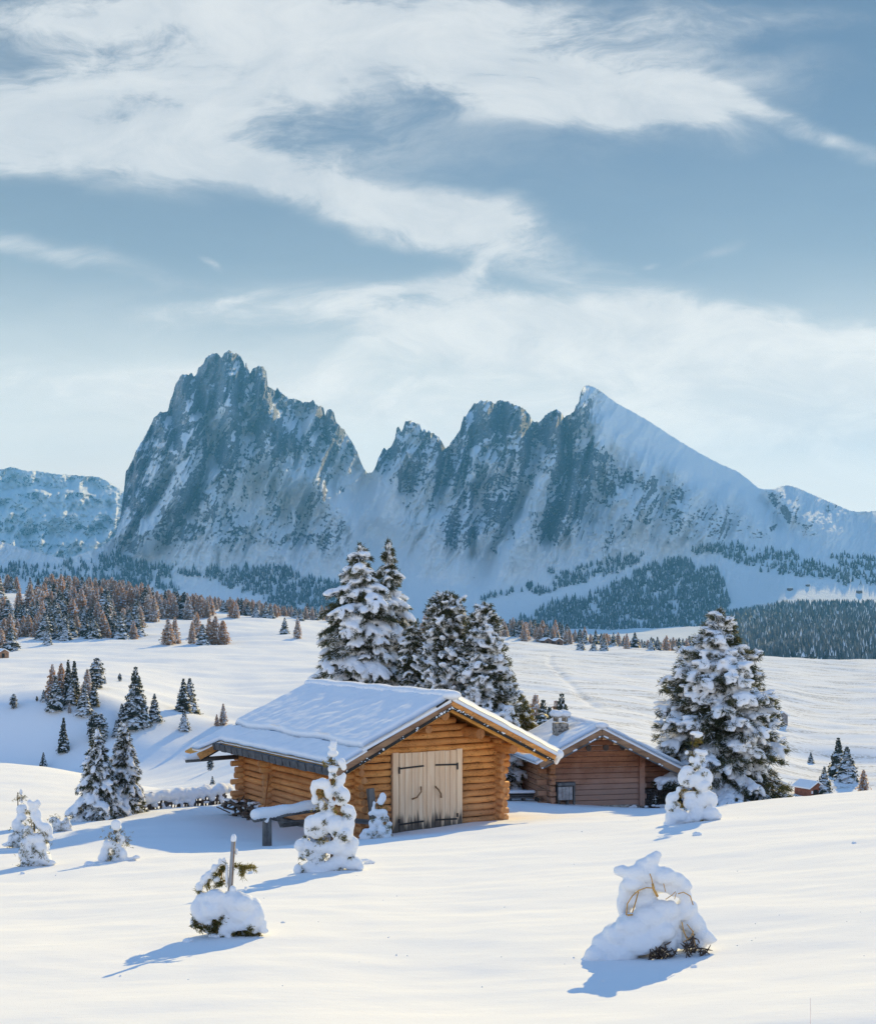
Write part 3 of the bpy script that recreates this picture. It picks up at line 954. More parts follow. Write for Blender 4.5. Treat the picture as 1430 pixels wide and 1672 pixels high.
def blur(A, k):
    for ax in (0, 1):
        pad = [(0, 0), (0, 0)]
        pad[ax] = (k, k)
        B = np.cumsum(np.pad(A, pad, mode='edge'), axis=ax)
        w = 2 * k
        A = (np.take(B, range(w, B.shape[ax]), ax) - np.take(B, range(0, B.shape[ax] - w), ax)) / w
    return A


S_ROWS = np.linspace(0, 1, 330)[:, None]
MPX, MPY, MY, MR, MSLAB, MROUGH = mountain_sheet(S_ROWS)


def build_mountain():
    nz = steepness(MPX, MPY, MY)
    rock = (0.52 - blur(nz, 1)) * 1.5 + 0.12 + 0.24 * sstep(820 - MPY, 0, 140)
    X2 = MPX + 0.45 * MPY
    rock = rock + 0.38 * fbm(X2 / 30, MPY / 85, 3, 120) + 0.25 * fbm(MPX / 55, MPY / 40, 3, 130)
    for cx, cy_, rx, ry, ang, am in PATCH:
        # long axis given as "/"-wards lean from the vertical
        c, s = math.cos(math.radians(ang)), math.sin(math.radians(ang))
        dx, dy = MPX - cx, MPY - cy_
        a, b = dx * c + dy * s, -dx * s + dy * c
        q = (a / rx) ** 2 + (b / ry) ** 2
        rock = rock + am * np.exp(-q * 0.8) * (1 + 0.35 * perlin(MPX / 14, MPY / 14, 140))
    rock = rock - 1.1 * MSLAB - 0.6 * sstep(MPY, 865, 945) - 0.7 * np.exp(-(((MPX - 618 - (MPY - 860) * 0.2) / 44) ** 2)) * sstep(MPY, 765, 800)
    rock = np.where(MPX < 185, rock - 0.3, rock)
    o = sheet_obj("mountain", MPX, MPY, MY, [(60, .03), (180, .12), (420, .35), (900, .7), (1600, 1.0)], rock, M['mountain'])
    tag(o, "jagged snow dusted rock massif with a great left tower and a right pyramid", "mountain", kind='structure')


build_mountain()


def build_far_ridge():
    cx = np.arange(-700, 330, 1.6)
    row = np.interp(cx, [-700, -200, -60, 0, 12, 22, 34, 48, 60, 75, 90, 104, 120, 135, 150, 163, 170, 180, 190, 198, 206, 240, 330],
                    [800, 790, 772, 767, 764, 762, 767, 769, 769, 771, 774, 775, 776, 777, 778, 779, 783, 788, 795, 800, 806, 830, 870])
    row = row + 1.1 * perlin(cx / 6, cx * 0, 31) + 0.7 * perlin(cx / 2.6, cx * 0, 32)
    S = np.linspace(0, 1, 150)[:, None]
    P = np.broadcast_to(cx[None], (len(S), len(cx)))
    R = 960 + (row - 960)[None] * S
    # benches: cliff bands at fixed rows
    h = R + 5 * perlin(P / 40, R / 30, 33)
    prof = S * 1.0
    Y = 7900 + 1400 * prof
    for r0, dep in ((800, 330), (835, 160), (880, 150)):
        Y = Y + dep * (1 - sstep(h, r0 - 6, r0 + 8)) - dep * 0.5
    Y = Y - 190 * (ridged((P + .2 * R) / 45, R / 60, 3, 34) - .8) - 90 * (ridged(P / 17, R / 22, 3, 35) - .8) - 45 * fbm(P / 8, R / 6, 3, 36)
    nz = steepness(P, R, Y)
    rock = (0.50 - nz) * 1.3 + 0.10 + 0.35 * fbm(P / 30, R / 14, 4, 37) + 0.35 * (np.exp(-((h - 806) / 5) ** 2) * (P < 185) + np.exp(-((h - 820) / 9) ** 2) * (P < 70)) - 0.5 * np.exp(-((h - 832) / 9) ** 2) * (P > 60) + 0.25 * np.exp(-((h - 865) / 20) ** 2)
    o = sheet_obj("distant_ridge", P, R, Y, [(200, .1), (700, .5), (1300, 1)], rock, M['mountain'])
    tag(o, "flat topped snowy rock ridge far behind, left of the great tower", "mountain", kind='structure')


build_far_ridge()


def sheet_point(px, py):
    """point on the mountain's foot slope seen at (px, py)"""
    j = int(np.clip(round((px - CX[0]) / (CX[1] - CX[0])), 0, len(CX) - 1))
    col = MPY[:, j]
    i = int(np.argmin(np.abs(col - py)))
    return at(px, py, MY[i, j])


# ------------------------------------------------------------------ air
def build_haze():
    mb = MB()
    x0, x1, y0, y1, z0, z1 = -15000, 15000, -60, 10900, -260, 1560
    mb.box(((x0 + x1) / 2, (y0 + y1) / 2, (z0 + z1) / 2), (x1 - x0, y1 - y0, z1 - z0))
    m = bpy.data.materials.new("haze")
    m.use_nodes = True
    t = NT(m.node_tree)
    t.n.clear()
    out = t.new('ShaderNodeOutputMaterial')
    v = t.new('ShaderNodeVolumePrincipled')
    v.inputs['Color'].default_value = (0.15, 0.53, 1.0, 1)
    v.inputs['Density'].default_value = 8.0e-5
    v.inputs['Anisotropy'].default_value = 0.0
    t.link(v.outputs[0], out.inputs['Volume'])
    o = mb.build("haze", m)
    tag(o, "thin blue winter air softening the far mountains", "haze", kind='stuff')


build_haze()
# ------------------------------------------------------------------ the log barn
def snow_slab(name, fn, nu, nv, thick, mat, parent, rag=0.02, seed=1):
    """a blanket of snow: fn(u, v) -> point on the bed and its up normal; rounded rim, rolling top"""
    u = np.linspace(0, 1, nu)
    v = np.linspace(0, 1, nv)
    top = np.zeros((nv, nu, 3))
    bot = np.zeros((nv, nu, 3))
    for j in range(nv):
        for i in range(nu):
            p, n = fn(u[i], v[j])
            e = min(u[i], 1 - u[i]) * nu / 3.0
            f = min(v[j], 1 - v[j]) * nv / 3.0
            r = math.sqrt(max(0.0, 1 - (1 - min(1, e)) ** 2)) * math.sqrt(max(0.0, 1 - (1 - min(1, f)) ** 2))
            th = thick * (0.45 + 0.55 * r)
            w = float(0.020 * perlin(p[0] * 1.6 + seed, p[1] * 2.2, seed) + rag * perlin(p[0] * 4.0, p[1] * 5.0 + seed, seed + 2))
            top[j, i] = np.array(p) + np.array(n) * (th + w)
            bot[j, i] = np.array(p)
    V = np.concatenate([top.reshape(-1, 3), bot.reshape(-1, 3)])
    g = grid_faces(nv, nu)
    N = nu * nv
    F = [g, (g + N)[:, ::-1]]
    rim = [j * nu for j in range(nv)], [j * nu + nu - 1 for j in range(nv)], list(range(nu)), [(nv - 1) * nu + i for i in range(nu)]
    for k, e in enumerate(rim):
        e = np.array(e)
        q = np.stack([e[:-1], e[:-1] + N, e[1:] + N, e[1:]], 1)
        if k in (1, 2):
            q = q[:, ::-1]
        F.append(q)
    return mesh_np(name, V, F, mat, parent)


HUT = dict(th=0.565, C=(-0.255, 34.16), zb=-5.863, W=4.6, B=3.52, df=1.154, Lr=7.62, Lw=7.45, ridge=3.79, s=0.476)


def log_wall(mb, a, b, zs, r, axis_jit=0.012):
    for z in zs:
        rr = r * random.uniform(0.94, 1.06)
        p = Vector((a[0], a[1], z))
        q = Vector((b[0], b[1], z))
        n = 6
        pts = [p.lerp(q, k / n) + Vector((random.uniform(-1, 1), random.uniform(-1, 1), random.uniform(-1, 1))) * axis_jit for k in range(n + 1)]
        mb.tube(pts, [rr * random.uniform(0.97, 1.03) for _ in pts], 12)


def build_barn():
    h = HUT
    W, B, s, ridge = h['W'], h['B'], h['s'], h['ridge']
    root = empty("log_barn", (h['C'][0], h['C'][1], h['zb']), h['th'])
    tag(root, "honey coloured log barn with double plank door under a thick snow roof", "barn")
    w2 = W / 2
    r = 0.0935
    step = 0.192
    nz = 13
    zx = [0.02 + step * k for k in range(nz)]                 # logs along x (front, cross walls)
    zy = [0.02 + step * (k + 0.5) for k in range(nz)]         # logs along y (sides)
    wall_top = zx[-1]
    # door opening in the front wall
    dx0, dx1, dz1 = -1.22, 1.02, 2.30
    mb = MB()
    mb.capmat = 1
    for z in zx:
        el, er = random.uniform(0.28, 0.48), random.uniform(0.26, 0.42)
        if z < dz1 - 0.04:
            log_wall(mb, (-w2 - el, 0), (dx0 - 0.05, 0), [z], r)
            log_wall(mb, (dx1 + 0.05, 0), (w2 + er, 0), [z], r)
        else:
            log_wall(mb, (-w2 - el, 0), (w2 + er, 0), [z], r)
    z = zx[-1] + step
    while z < ridge - 0.40:
        x = (ridge - 0.30 - z) / s
        log_wall(mb, (-min(x, w2 + .35), 0), (min(x, w2 + .35), 0), [z], r)
        z += step
    ln = MB()
    ln.box(((dx0 - w2) / 2, .06, wall_top / 2), (dx0 + w2, .05, wall_top))
    ln.box(((dx1 + w2) / 2, .06, wall_top / 2), (w2 - dx1, .05, wall_top))
    ln.box((-w2 + .06, h['Lw'] / 2, wall_top / 2), (.05, h['Lw'] - .3, wall_top))
    ln.build("gap_shade_sheet", M['dark'], root)  # near-black sheets behind the logs darken the gaps, standing in for shade
    fw = mb.build("front_wall", [M['log_x'], M['log_end']], root)
    mb = MB()
    mb.capmat = 1
    for xx, nm in ((-w2, 0), (w2, 1)):
        for z in zy:
            log_wall(mb, (xx, -random.uniform(0.24, 0.46)), (xx, h['Lw'] + random.uniform(0.2, 0.4)), [z], r)
        if nm == 0:
            mb.build("left_wall", [M['log_y'], M['log_end']], root)
            mb = MB()
            mb.capmat = 1
        else:
            mb.build("right_wall", [M['log_y'], M['log_end']], root)
    # inner cross wall whose log ends show on the long side, and the back wall
    for yy, nm in ((5.35, "cross_wall"), (h['Lw'], "rear_wall")):
        mb = MB()
        mb.capmat = 1
        for z in zx:
            log_wall(mb, (-w2 - random.uniform(0.30, 0.46), yy), (w2 + random.uniform(0.2, 0.34), yy), [z], r)
        if nm == "rear_wall":
            z = zx[-1] + step
            while z < ridge - 0.40:
                x = (ridge - 0.30 - z) / s
                log_wall(mb, (-x, yy), (x, yy), [z], r)
                z += step
        mb.build(nm, [M['log_x'], M['log_end']], root)
    # long logs of the roof: ridge beam, purlins, wall plates; their heads stick out at the front
    for x, dz, rr, out in ((0.0, -0.46, 0.155, 0.85), (-0.34, -0.70, 0.12, 0.55), (1.20, -0.46, 0.155, 0.80), (-1.30, -0.43, 0.13, 0.50),
                           (-1.84, -0.42, 0.12, 0.45), (w2, -0.42, 0.145, 0.85), (-w2, -0.42, 0.135, 0.70)):
        z = ridge - abs(x) * s + dz
        mb = MB()
        mb.capmat = 1
        mb.tube([(x, -out, z), (x, 2, z), (x, 5, z), (x, h['Lw'] + 0.45, z)], [rr * 0.96, rr, rr, rr], 16)
        mb.build("purlin", [M['log_y'], M['log_end']], root, bevel=0.012)
    # pairs of rafters behind the verge boards
    for sg in (-1, 1):
        for y in (-0.92, h['Lr'] - 0.25):
            mb = MB()
            mb.capmat = 1
            x1 = B - 0.12 if y < 0 else B + 0.36
            mb.tube([(0.02 * sg, y, ridge - 0.235), (sg * x1, y, ridge - 0.235 - s * x1)], 0.085, 10)
            mb.build("rafter", [M['board'], M['log_end']], root)
    # deck of boards
    ca = 1 / math.sqrt(1 + s * s)
    for sg in (-1, 1):
        mb = MB()
        n = 24
        for k in range(n):
            y0 = -h['df'] + 0.05 + (h['Lr'] + h['df'] - 0.05) * k / n
            y1 = -h['df'] + 0.05 + (h['Lr'] + h['df'] - 0.05) * (k + 1) / n - 0.012
            xe = B - 0.03
            t = 0.05
            p = [(0, y0, ridge - .13), (sg * xe, y0, ridge - .13 - s * xe), (sg * xe, y1, ridge - .13 - s * xe), (0, y1, ridge - .13)]
            q = [(a, b_, c + t) for a, b_, c in p]
            mb.hexa([Vector(v) for v in p] + [Vector(v) for v in q])
        mb.build("roof_deck", M['board'], root)
    # the back strip of the roof that reaches further down, with its own verge and boards
    mb = MB()
    xa, xb = -B + 0.05, -B - 0.55
    y0, y1 = h['Lr'] - 0.75, h['Lr'] + 0.42
    zz = lambda x: ridge - s * abs(x)
    mb.hexa([Vector(v) for v in ((xb, y0, zz(xb) - .11), (xa, y0, zz(xa) - .11), (xa, y1, zz(xa) - .11), (xb, y1, zz(xb) - .11),
                                 (xb, y0, zz(xb) - .06), (xa, y0, zz(xa) - .06), (xa, y1, zz(xa) - .06), (xb, y1, zz(xb) - .06))])
    mb.build("rear_eave_board", M['board'], root)
    mb = MB()
    mb.beam((xa + .55, y0 - .03, zz(xa + .55) - .15), (xb, y0 - .03, zz(xb) - .15), 0.04, 0.20)
    mb.build("rear_verge_board", M['log_x'], root)
    mb = MB()
    mb.beam((xa + .5, y0 - .06, zz(xa + .5) - .27), (xb + .05, y0 - .06, zz(xb + .05) - .27), 0.03, 0.04)
    mb.build("verge_strip", M['dark'], root)
    # hollowed eave log that carries on past the corner
    mb = MB()
    mb.tube([(xb - 0.32, y0 + .25, zz(xb) - .26), (xb + 1.4, y0 + .25, zz(xb) - .24)], 0.07, 10)
    mb.build("eave_gutter", M['grey_rail'], root)
    snow_blobs("gutter_snow", [((xb - 0.30 + 0.1 * k, y0 + .25, zz(xb) - .17 + 0.01 * k), (0.13, 0.13, 0.085 + 0.012 * k), None) for k in range(5)],
               0.025, M['snow_fine'], root)
    # front verge boards with a dark gap and weathered upper board
    for sg in (-1, 1):
        e = 1.0 if sg > 0 else 1.0
        xe = B + 0.02
        mb = MB()
        mb.beam((0.0, -h['df'], ridge - .13), (sg * xe, -h['df'], ridge - .13 - s * xe), 0.045, 0.17)
        mb.build("verge_board", M['log_x'] if sg > 0 else M['barge'], root, bevel=0.008)
        mb = MB()
        mb.beam((0.0, -h['df'] - 0.035, ridge - .245), (sg * (xe - .1), -h['df'] - 0.035, ridge - .245 - s * (xe - .1)), 0.06, 0.07)
        mb.build("under_verge_strip", M['dark'], root)  # dark strip stands in for the shaded gap under the verge board
        mb = MB()
        mb.beam((0.0, -h['df'] + .10, ridge - .29), (sg * (xe - .35), -h['df'] + .10, ridge - .29 - s * (xe - .35)), 0.06, 0.11)
        mb.build("inner_verge_board", M['board'], root, bevel=0.008)
        bl = []
        for k in range(60):
            x = random.uniform(0.0, xe - .2)
            if k < 24:
                x = random.uniform(0, 0.45)
            elif k < 54:
                x = 0.55 * (1 + (k % 6)) + random.gauss(0, 0.06)
            q = random.uniform(0.008, 0.024)
            bl.append(((sg * x, -h['df'] - 0.065, ridge - .215 - s * x + random.uniform(-.05, .02)), (q * 1.6, q, q), None))
        snow_blobs("clinging_snow", bl, 0.012, M['snow_fine'], root, sub=1, smooth=1)
    # shingles along the low eave
    mb = MB()
    y = -h['df'] + 0.12
    n = Vector((-s, 0, 1)).normalized()
    while y < h['Lr'] - 0.8:
        wd = random.uniform(0.36, 0.52)
        c = Vector((-B - 0.05, y + wd / 2, ridge - s * B - 0.10 + random.uniform(-.012, .012)))
        rot = Matrix.Rotation(math.atan(s) * -1 + .25, 3, 'Y') @ Matrix.Rotation(random.uniform(-.03, .03), 3, 'Z')
        mb.box(c, (0.11, wd - 0.05, 0.21), rot)
        y += wd
    mb.build("shingles", M['shingle'], root, bevel=0.015)
    # the snow: main blanket on each slope, a thinner slipped strip along the left eave
    nl = np.array((-s, 0, 1.0)) * ca
    nr = np.array((s, 0, 1.0)) * ca
    zt = ridge - 0.05
    cut = 2.72

    def left_main(u, v):
        y = -h['df'] - 0.03 + (h['Lr'] + h['df'] - 0.35) * u
        x = -cut * v - 0.06 * math.sin(u * 17) * (v > 0.95)
        return (x, y, zt + (s - 0.04) * x - 0.04), nl

    def left_low(u, v):
        y = -h['df'] - 0.02 + (h['Lr'] + h['df'] + 0.02) * u
        e = -B + 0.0 - 0.58 * float(sstep(u, .90, .93))
        x = -cut + 0.12 + (e + cut) * v
        return (x, y, zt + s * x), nl

    def right_main(u, v):
        y = -h['df'] - 0.05 + (h['Lr'] + h['df'] - 0.30) * u
        x = (B + 0.22) * v
        return (x, y, zt - s * x), nr

    snow_slab("roof_snow", left_main, 150, 60, 0.27, M['snow'], root, 0.012, 3)
    snow_slab("eave_snow", left_low, 150, 22, 0.19, M['snow'], root, 0.012, 5)
    snow_slab("roof_snow", right_main, 90, 60, 0.27, M['snow'], root, 0.012, 7)
    bl = []
    for k in range(34):
        y = -h['df'] - 0.02 + (h['Lr'] + h['df'] - 0.4) * k / 33
        bl.append(((0.03 * math.sin(k * 1.3), y, ridge + 0.10 + 0.015 * math.sin(k * 0.9)), (0.30, 0.22, 0.135), None))
    snow_blobs("ridge_snow", bl, 0.04, M['snow'], root)
    # ragged lip of snow at the right eave
    bl = []
    for k in range(40):
        y = -h['df'] + (h['Lr'] + h['df'] - .4) * k / 39
        bl.append(((B + .16, y, ridge - s * (B + .14) + 0.02 + random.uniform(-.06, .02)), (0.14, 0.16, 0.14), None))
    bl += [((B + .16, -h['df'] + .05 + .04 * k, ridge - s * (B + .14) - .10 - .05 * k), (0.07, 0.08, 0.09), None) for k in range(3)]
    snow_blobs("snow_lip", bl, 0.03, M['snow_fine'], root)
    # dark gap board at the ridge corner
    mb = MB()
    mb.beam((-0.50, -h['df'] - .02, ridge - .02 - .19), (-0.05, -h['df'] - .02, ridge + .02), 0.05, 0.05)
    mb.build("ridge_cap_board", M['dark'], root)

    # door: two leaves of planks with dressed battens
    door = empty("door", (0, 0, 0))
    door.parent = root
    yd = -0.10
    for x in (dx0 + 0.08, dx1 - 0.08):
        mb = MB()
        mb.box((x, yd + .02, dz1 / 2), (0.19, 0.12, dz1))
        mb.build("door_jamb", M['door'], door, bevel=0.01)
    mb = MB()
    mb.box(((dx0 + dx1) / 2, yd + .10, dz1 / 2), (dx1 - dx0, 0.03, dz1))
    mb.build("door_backing", M['dark'], door)
    xm = (dx0 + dx1) / 2
    for (xa_, xb_) in ((dx0 + 0.19, xm - 0.02), (xm + 0.02, dx1 - 0.19)):
        mb = MB()
        n = 5
        wds = [random.uniform(0.8, 1.2) for _ in range(n)]
        tot = sum(wds)
        x = xa_
        for k in range(n):
            wd = (xb_ - xa_) * wds[k] / tot
            mb.box((x + wd / 2, yd - .02 + random.uniform(-.004, .004), 0.03 + (dz1 - .05) / 2), (wd - 0.010, 0.04, dz1 - .05 + random.uniform(-.02, 0.0)))
            x += wd
        mb.build("door_leaf", M['door'], door, bevel=0.006)
    mb = MB()
    mb.box((xm - 0.005, yd - .055, 0.03 + (dz1 - .05) / 2), (0.10, 0.03, dz1 - .05))
    mb.build("door_batten", M['door'], door, bevel=0.006)
    for sg, x0, x1 in ((1, dx0 + .20, xm - .16), (-1, dx1 - .20, xm + .22)):
        for zh, dn in ((1.86, -1), (0.33, -1)):
            mb = MB()
            mb.beam((x0 - .02 * sg, yd - .055, zh), (x1, yd - .055, zh + .03), 0.022, 0.046)
            mb.beam((x0 - .03 * sg, yd - .06, zh + .05), (x0 - .03 * sg, yd - .06, zh - (0.14 if zh > 1 else -.16)), 0.05, 0.022, up=(0, 1, 0))
            mb.build("hinge_strap", M['iron'], door, bevel=0.005)
    for pts in ([(xm - .26, yd - .07, 1.32), (xm - .30, yd - .15, 1.20), (xm - .44, yd - .15, 1.05), (xm - .55, yd - .07, 1.00)],
                [(xm + .20, yd - .07, 1.30), (xm + .25, yd - .15, 1.22), (xm + .34, yd - .15, 1.10), (xm + .40, yd - .07, 0.98)]):
        mb = MB()
        mb.tube(pts, [0.022, 0.019, 0.02, 0.024], 8)
        mb.build("door_handle", M['twig'], door)
    # sill and dark plinth
    mb = MB()
    mb.box((0, 0.02, -0.27), (W + .3, 0.24, 0.36))
    mb.box((-w2, h['Lw'] / 2, -0.20), (0.24, h['Lw'] + .3, 0.40))
    mb.box((w2, h['Lw'] / 2, -0.28), (0.22, h['Lw'] + .3, 0.40))
    mb.build("foundation", M['grey_wood'], root)
    return root


BARN = build_barn()


def in_barn(x, y, z):
    h = HUT
    c, s = math.cos(h['th']), math.sin(h['th'])
    return Vector((h['C'][0] + c * x - s * y, h['C'][1] + s * x + c * y, h['zb'] + z))


def barn_props():
    th = HUT['th']
    # loose boards laid as a doorstep
    for k, (x, y, z, L, wd, rz, lab, sn) in enumerate((
            (-0.35, -0.62, 0.10, 1.5, 0.30, 0.10, "long snow covered plank laid in front of the barn door", 1),
            (0.55, -0.50, 0.05, 1.2, 0.34, -0.05, "bare dark plank laid under the right door leaf", 0),
            (1.72, -0.42, 0.06, 0.6, 0.22, 0.0, "short dark block lying right of the barn door", 0))):
        o = empty("plank", in_barn(x, y, z), th + rz)
        tag(o, lab, "plank", "boards lying before the barn door")
        mb = MB()
        mb.box((0, 0, 0), (L, wd, 0.09))
        mb.build("board", M['grey_rail'], o, bevel=0.01)
        if sn:
            snow_blobs("snow_cap", [((-L / 2 + .12 + (L - .24) * i / 8, 0, 0.06), (0.14, wd * .48, 0.045), None) for i in range(9)], 0.02, M['snow_fine'], o)
    # leaning grey post at the near left corner
    o = empty("wooden_post", in_barn(-2.05, -0.75, -0.1), th)
    tag(o, "weathered grey post standing against the barn left of the door", "post")
    mb = MB()
    mb.beam((0, 0, -0.3), (-0.12, 0.22, 1.55), 0.19, 0.13, up=(0, 1, 0))
    mb.build("shaft", M['grey_wood'], o, bevel=0.012)
    mb = MB()
    mb.beam((-0.55, 0.28, 0.72), (0.12, 0.06, 0.62), 0.05, 0.13)
    mb.build("brace", M['grey_rail'], o, bevel=0.01)
    # thin stick leaning at the cross wall
    o = MB().tube([in_barn(-2.95, 4.6, -0.05), in_barn(-2.55, 5.05, 1.25)], 0.03, 7).build("stick", M['log_end'])
    tag(o, "thin stick leaning in the corner of the barn's long wall", "stick")
    # heap of split wood at the far corner
    o = empty("wood_pile", in_barn(-2.75, 6.4, -0.05), th)
    tag(o, "low heap of dark brushwood at the rear left corner of the log barn", "wood pile")
    mb = MB()
    for k in range(80):
        x, y, z = random.uniform(-.35, .45), random.uniform(-1.5, 1.1), random.uniform(-.15, .30)
        d = Vector((random.uniform(-.4, .4), random.uniform(-1, 1), random.uniform(-.15, .15))).normalized() * random.uniform(.15, .35)
        mb.tube([Vector((x, y, z)) - d, Vector((x, y, z)) + d], random.uniform(.02, .05), 6)
    mb.build("sticks", M['bark'], o)
    snow_blobs("snow_cap", [((random.uniform(-.4, .4), random.uniform(-1.5, 1.1), .24 + random.uniform(-.06, .08)), (random.uniform(.06, .14), random.uniform(.1, .25), .05), None) for _ in range(16)],
               0.03, M['snow_fine'], o)
    # snow covered rail on a post, on the left of the door
    A, Bv = at(416, 1337, 30.6), at(528, 1318, 33.0)
    o = empty("log_rail", (A.x, A.y, A.z), 0)
    tag(o, "grey log rail on a short post carrying a thick roll of snow", "rail")
    d = Bv - A
    mb = MB()
    mb.tube([Vector((0, 0, 0)), d * .5 + Vector((0, 0, .02)), d], [0.095, 0.10, 0.10], 12)
    mb.build("log", M['grey_rail'], o)
    bl = [(tuple(d * t + Vector((0, 0, 0.10 + 0.012 * math.sin(t * 20)))), (0.16, 0.155, 0.15 + .015 * math.sin(t * 9)), None) for t in np.linspace(0.02, 1.0, 22)]
    bl += [(tuple(d * 0.17 + Vector((0, -0.09, -0.06))), (0.07, 0.05, 0.11), None)]
    snow_blobs("snow_cap", bl, 0.028, M['snow_fine'], o)
    for t, sc in ((0.17, 1.0), (0.93, .9)):
        p = d * t
        zg = float(ground(A.x + p.x, A.y + p.y)) - A.z
        mb = MB()
        mb.tube([(p.x, p.y, zg - .3), (p.x, p.y, p.z - .05)], [0.125 * sc, 0.115 * sc], 10)
        mb.build("post", M['grey_wood'], o)
    mb = MB()
    for k in range(4):
        off = Vector((0.05, 0.16 + .12 * k, -.20 - .06 * k))
        mb.beam(d * 0.30 + off, d * 1.02 + off + Vector((0, 0, -.16 + .02 * k)), 0.10, 0.05)
    mb.build("lower_boards", M['grey_rail'], o, bevel=0.008)


barn_props()


# ------------------------------------------------------------------ the old cabin on the right
def build_cabin():
    th = math.radians(12)
    c, s_ = math.cos(th), math.sin(th)
    z0 = -6.62
    X0, Y0 = 4.02, 44.0                                        # near left corner
    W = 3.45
    root = empty("old_cabin", (X0 + c * W / 2, Y0 + s_ * W / 2, z0), th)
    tag(root, "weathered brown squared timber cabin with stone chimney and snowy gable roof", "cabin")
    w2 = W / 2
    L = 3.7
    ridge, s = 2.84, 0.50
    BL, BR = 2.3, 3.7
    wallh = 1.98
    mb = MB()
    n = 10
    hgt = wallh / n
    for k in range(n):
        mb.box((0.05, random.uniform(-.008, .008), hgt * (k + .5) - .02), (W + .30 * (k % 2), 0.16, hgt - 0.014))
    z = wallh - .02
    while z < ridge - .25:
        x = (ridge - .16 - z - hgt) / s
        if x < 0.15:
            break
        mb.box((0, 0, z + hgt / 2), (2 * min(x, w2 + .02), 0.15, hgt - .014))
        z += hgt
    mb.build("front_wall", M['old_x'], root, bevel=0.02)
    mb = MB()
    for k in range(n):
        mb.box((-w2, L / 2 - .1, hgt * k + .08), (0.16, L + .35 + .25 * (k % 2), hgt - .012))
    mb.build("side_wall", M['old_y'], root, bevel=0.02)
    # crossed beam heads at the corner
    mb = MB()
    for k in range(n):
        if k % 2 == 0:
            mb.box((-w2 - .30, random.uniform(-.02, .02), hgt * (k + .5)), (0.34, 0.17, hgt - .02))
        mb.box((-w2 + .0, -.24, hgt * (k + .25) + .05), (0.17 + .03 * (k % 3), 0.28, hgt * .8))
    mb.build("beam_heads", M['old_y'], root, bevel=0.02)
    mb = MB()
    mb.box((w2 - .02, -.12, wallh / 2 + .05), (0.20, 0.20, wallh + .2))
    mb.build("corner_post", M['old_x'], root, bevel=0.015)
    mb = MB()
    mb.box((0.0, .02, -.30), (W + .2, 0.20, 0.62))
    mb.build("foundation", M['stone'], root)
    # set back lean-to bay on the right
    mb = MB()
    for k in range(n):
        mb.box((w2 + .80, .55, hgt * (k + .5) - .3), (1.7, 0.15, hgt - 0.014))
    mb.build("side_bay_wall", M['old_x'], root, bevel=0.02)
    mb = MB()
    mb.box((w2 + 1.60, 1.6, .60), (0.16, 2.4, 1.6))
    mb.build("side_bay_end", M['old_y'], root)
    # four plugged beam holes in the gable, and ridge beam head
    for x in (-.95, -.30, .35, 1.0):
        mb = MB()
        mb.tube([(x, -.115, wallh + .10), (x, .05, wallh + .10)], 0.11, 12)
        mb.build("beam_end", M['dark'] if x < -9 else M['bark'], root)
    mb = MB()
    mb.tube([(0, -.45, ridge - .32), (0, L, ridge - .32)], 0.11, 12)
    mb.build("ridge_beam", M['old_y'], root)
    # roof boards and verges
    for sg, B in ((-1, BL), (1, BR)):
        mb = MB()
        p = [Vector((0, -.62, ridge - .12)), Vector((sg * B, -.62, ridge - .12 - s * B)), Vector((sg * B, L + .4, ridge - .12 - s * B)), Vector((0, L + .4, ridge - .12))]
        mb.hexa(p + [q + Vector((0, 0, .08)) for q in p])
        mb.build("roof_deck", M['barge'], root)
        mb = MB()
        mb.beam((0, -.65, ridge - .14), (sg * B, -.65, ridge - .14 - s * B), 0.05, 0.20)
        mb.build("verge_board", M['barge'], root, bevel=0.01)
        mb = MB()
        mb.beam((0, -.69, ridge - .28), (sg * (B - .1), -.69, ridge - .28 - s * (B - .1)), 0.04, 0.05)
        mb.build("under_verge_strip", M['grey_rail'], root)
        bl = []
        for k in range(26):
            x = random.choice((.45, 1.05, 1.7, 2.2)) + random.gauss(0, .04) if k > 8 else random.uniform(0, .5)
            q = random.uniform(.018, .038)
            bl.append(((sg * x, -.71, ridge - .25 - s * x), (q * 1.5, q, q), None))
        snow_blobs("clinging_snow", bl, 0.014, M['snow_fine'], root, sub=1, smooth=1)
    ca = 1 / math.sqrt(1 + s * s)
    for sg, B in ((-1, BL), (1, BR)):
        nn = np.array((sg * s, 0, 1.0)) * ca

        def f(u, v, sg=sg, B=B, nn=nn):
            x = (B + .12) * v
            return (sg * x, -.66 + (L + 1.0) * u, ridge - .04 - s * x), nn
        snow_slab("roof_snow", f, 70, 40, 0.25, M['snow'], root, 0.012, 11 + sg)
    bl = [((0.02 * math.sin(k), -.62 + (L + .9) * k / 24, ridge + .10), (0.27, 0.22, 0.13), None) for k in range(25)]
    snow_blobs("ridge_snow", bl, 0.04, M['snow'], root)
    # chimney
    ch = empty("chimney", (-1.02, 1.0, 0))
    ch.parent = root
    mb = MB()
    for k in range(6):
        for a in range(4):
            x, y = ((-.12, -.13), (.12, -.13), (.12, .13), (-.12, .13))[a]
            mb.box((x + random.uniform(-.015, .015), y + random.uniform(-.015, .015), 2.06 + .155 * k), (0.255 + random.uniform(-.03, .02), 0.27, 0.155 + random.uniform(-.01, .01)))
    mb.box((0, 0, 1.9), (0.46, 0.48, 0.9))
    mb.build("stack", M['stone'], ch, bevel=0.03)
    mb = MB()
    for x in (-.17, .17):
        for y in (-.17, .17):
            mb.box((x, y, 3.04), (0.09, 0.09, 0.16))
    mb.build("cowl_legs", M['stone'], ch)
    mb = MB()
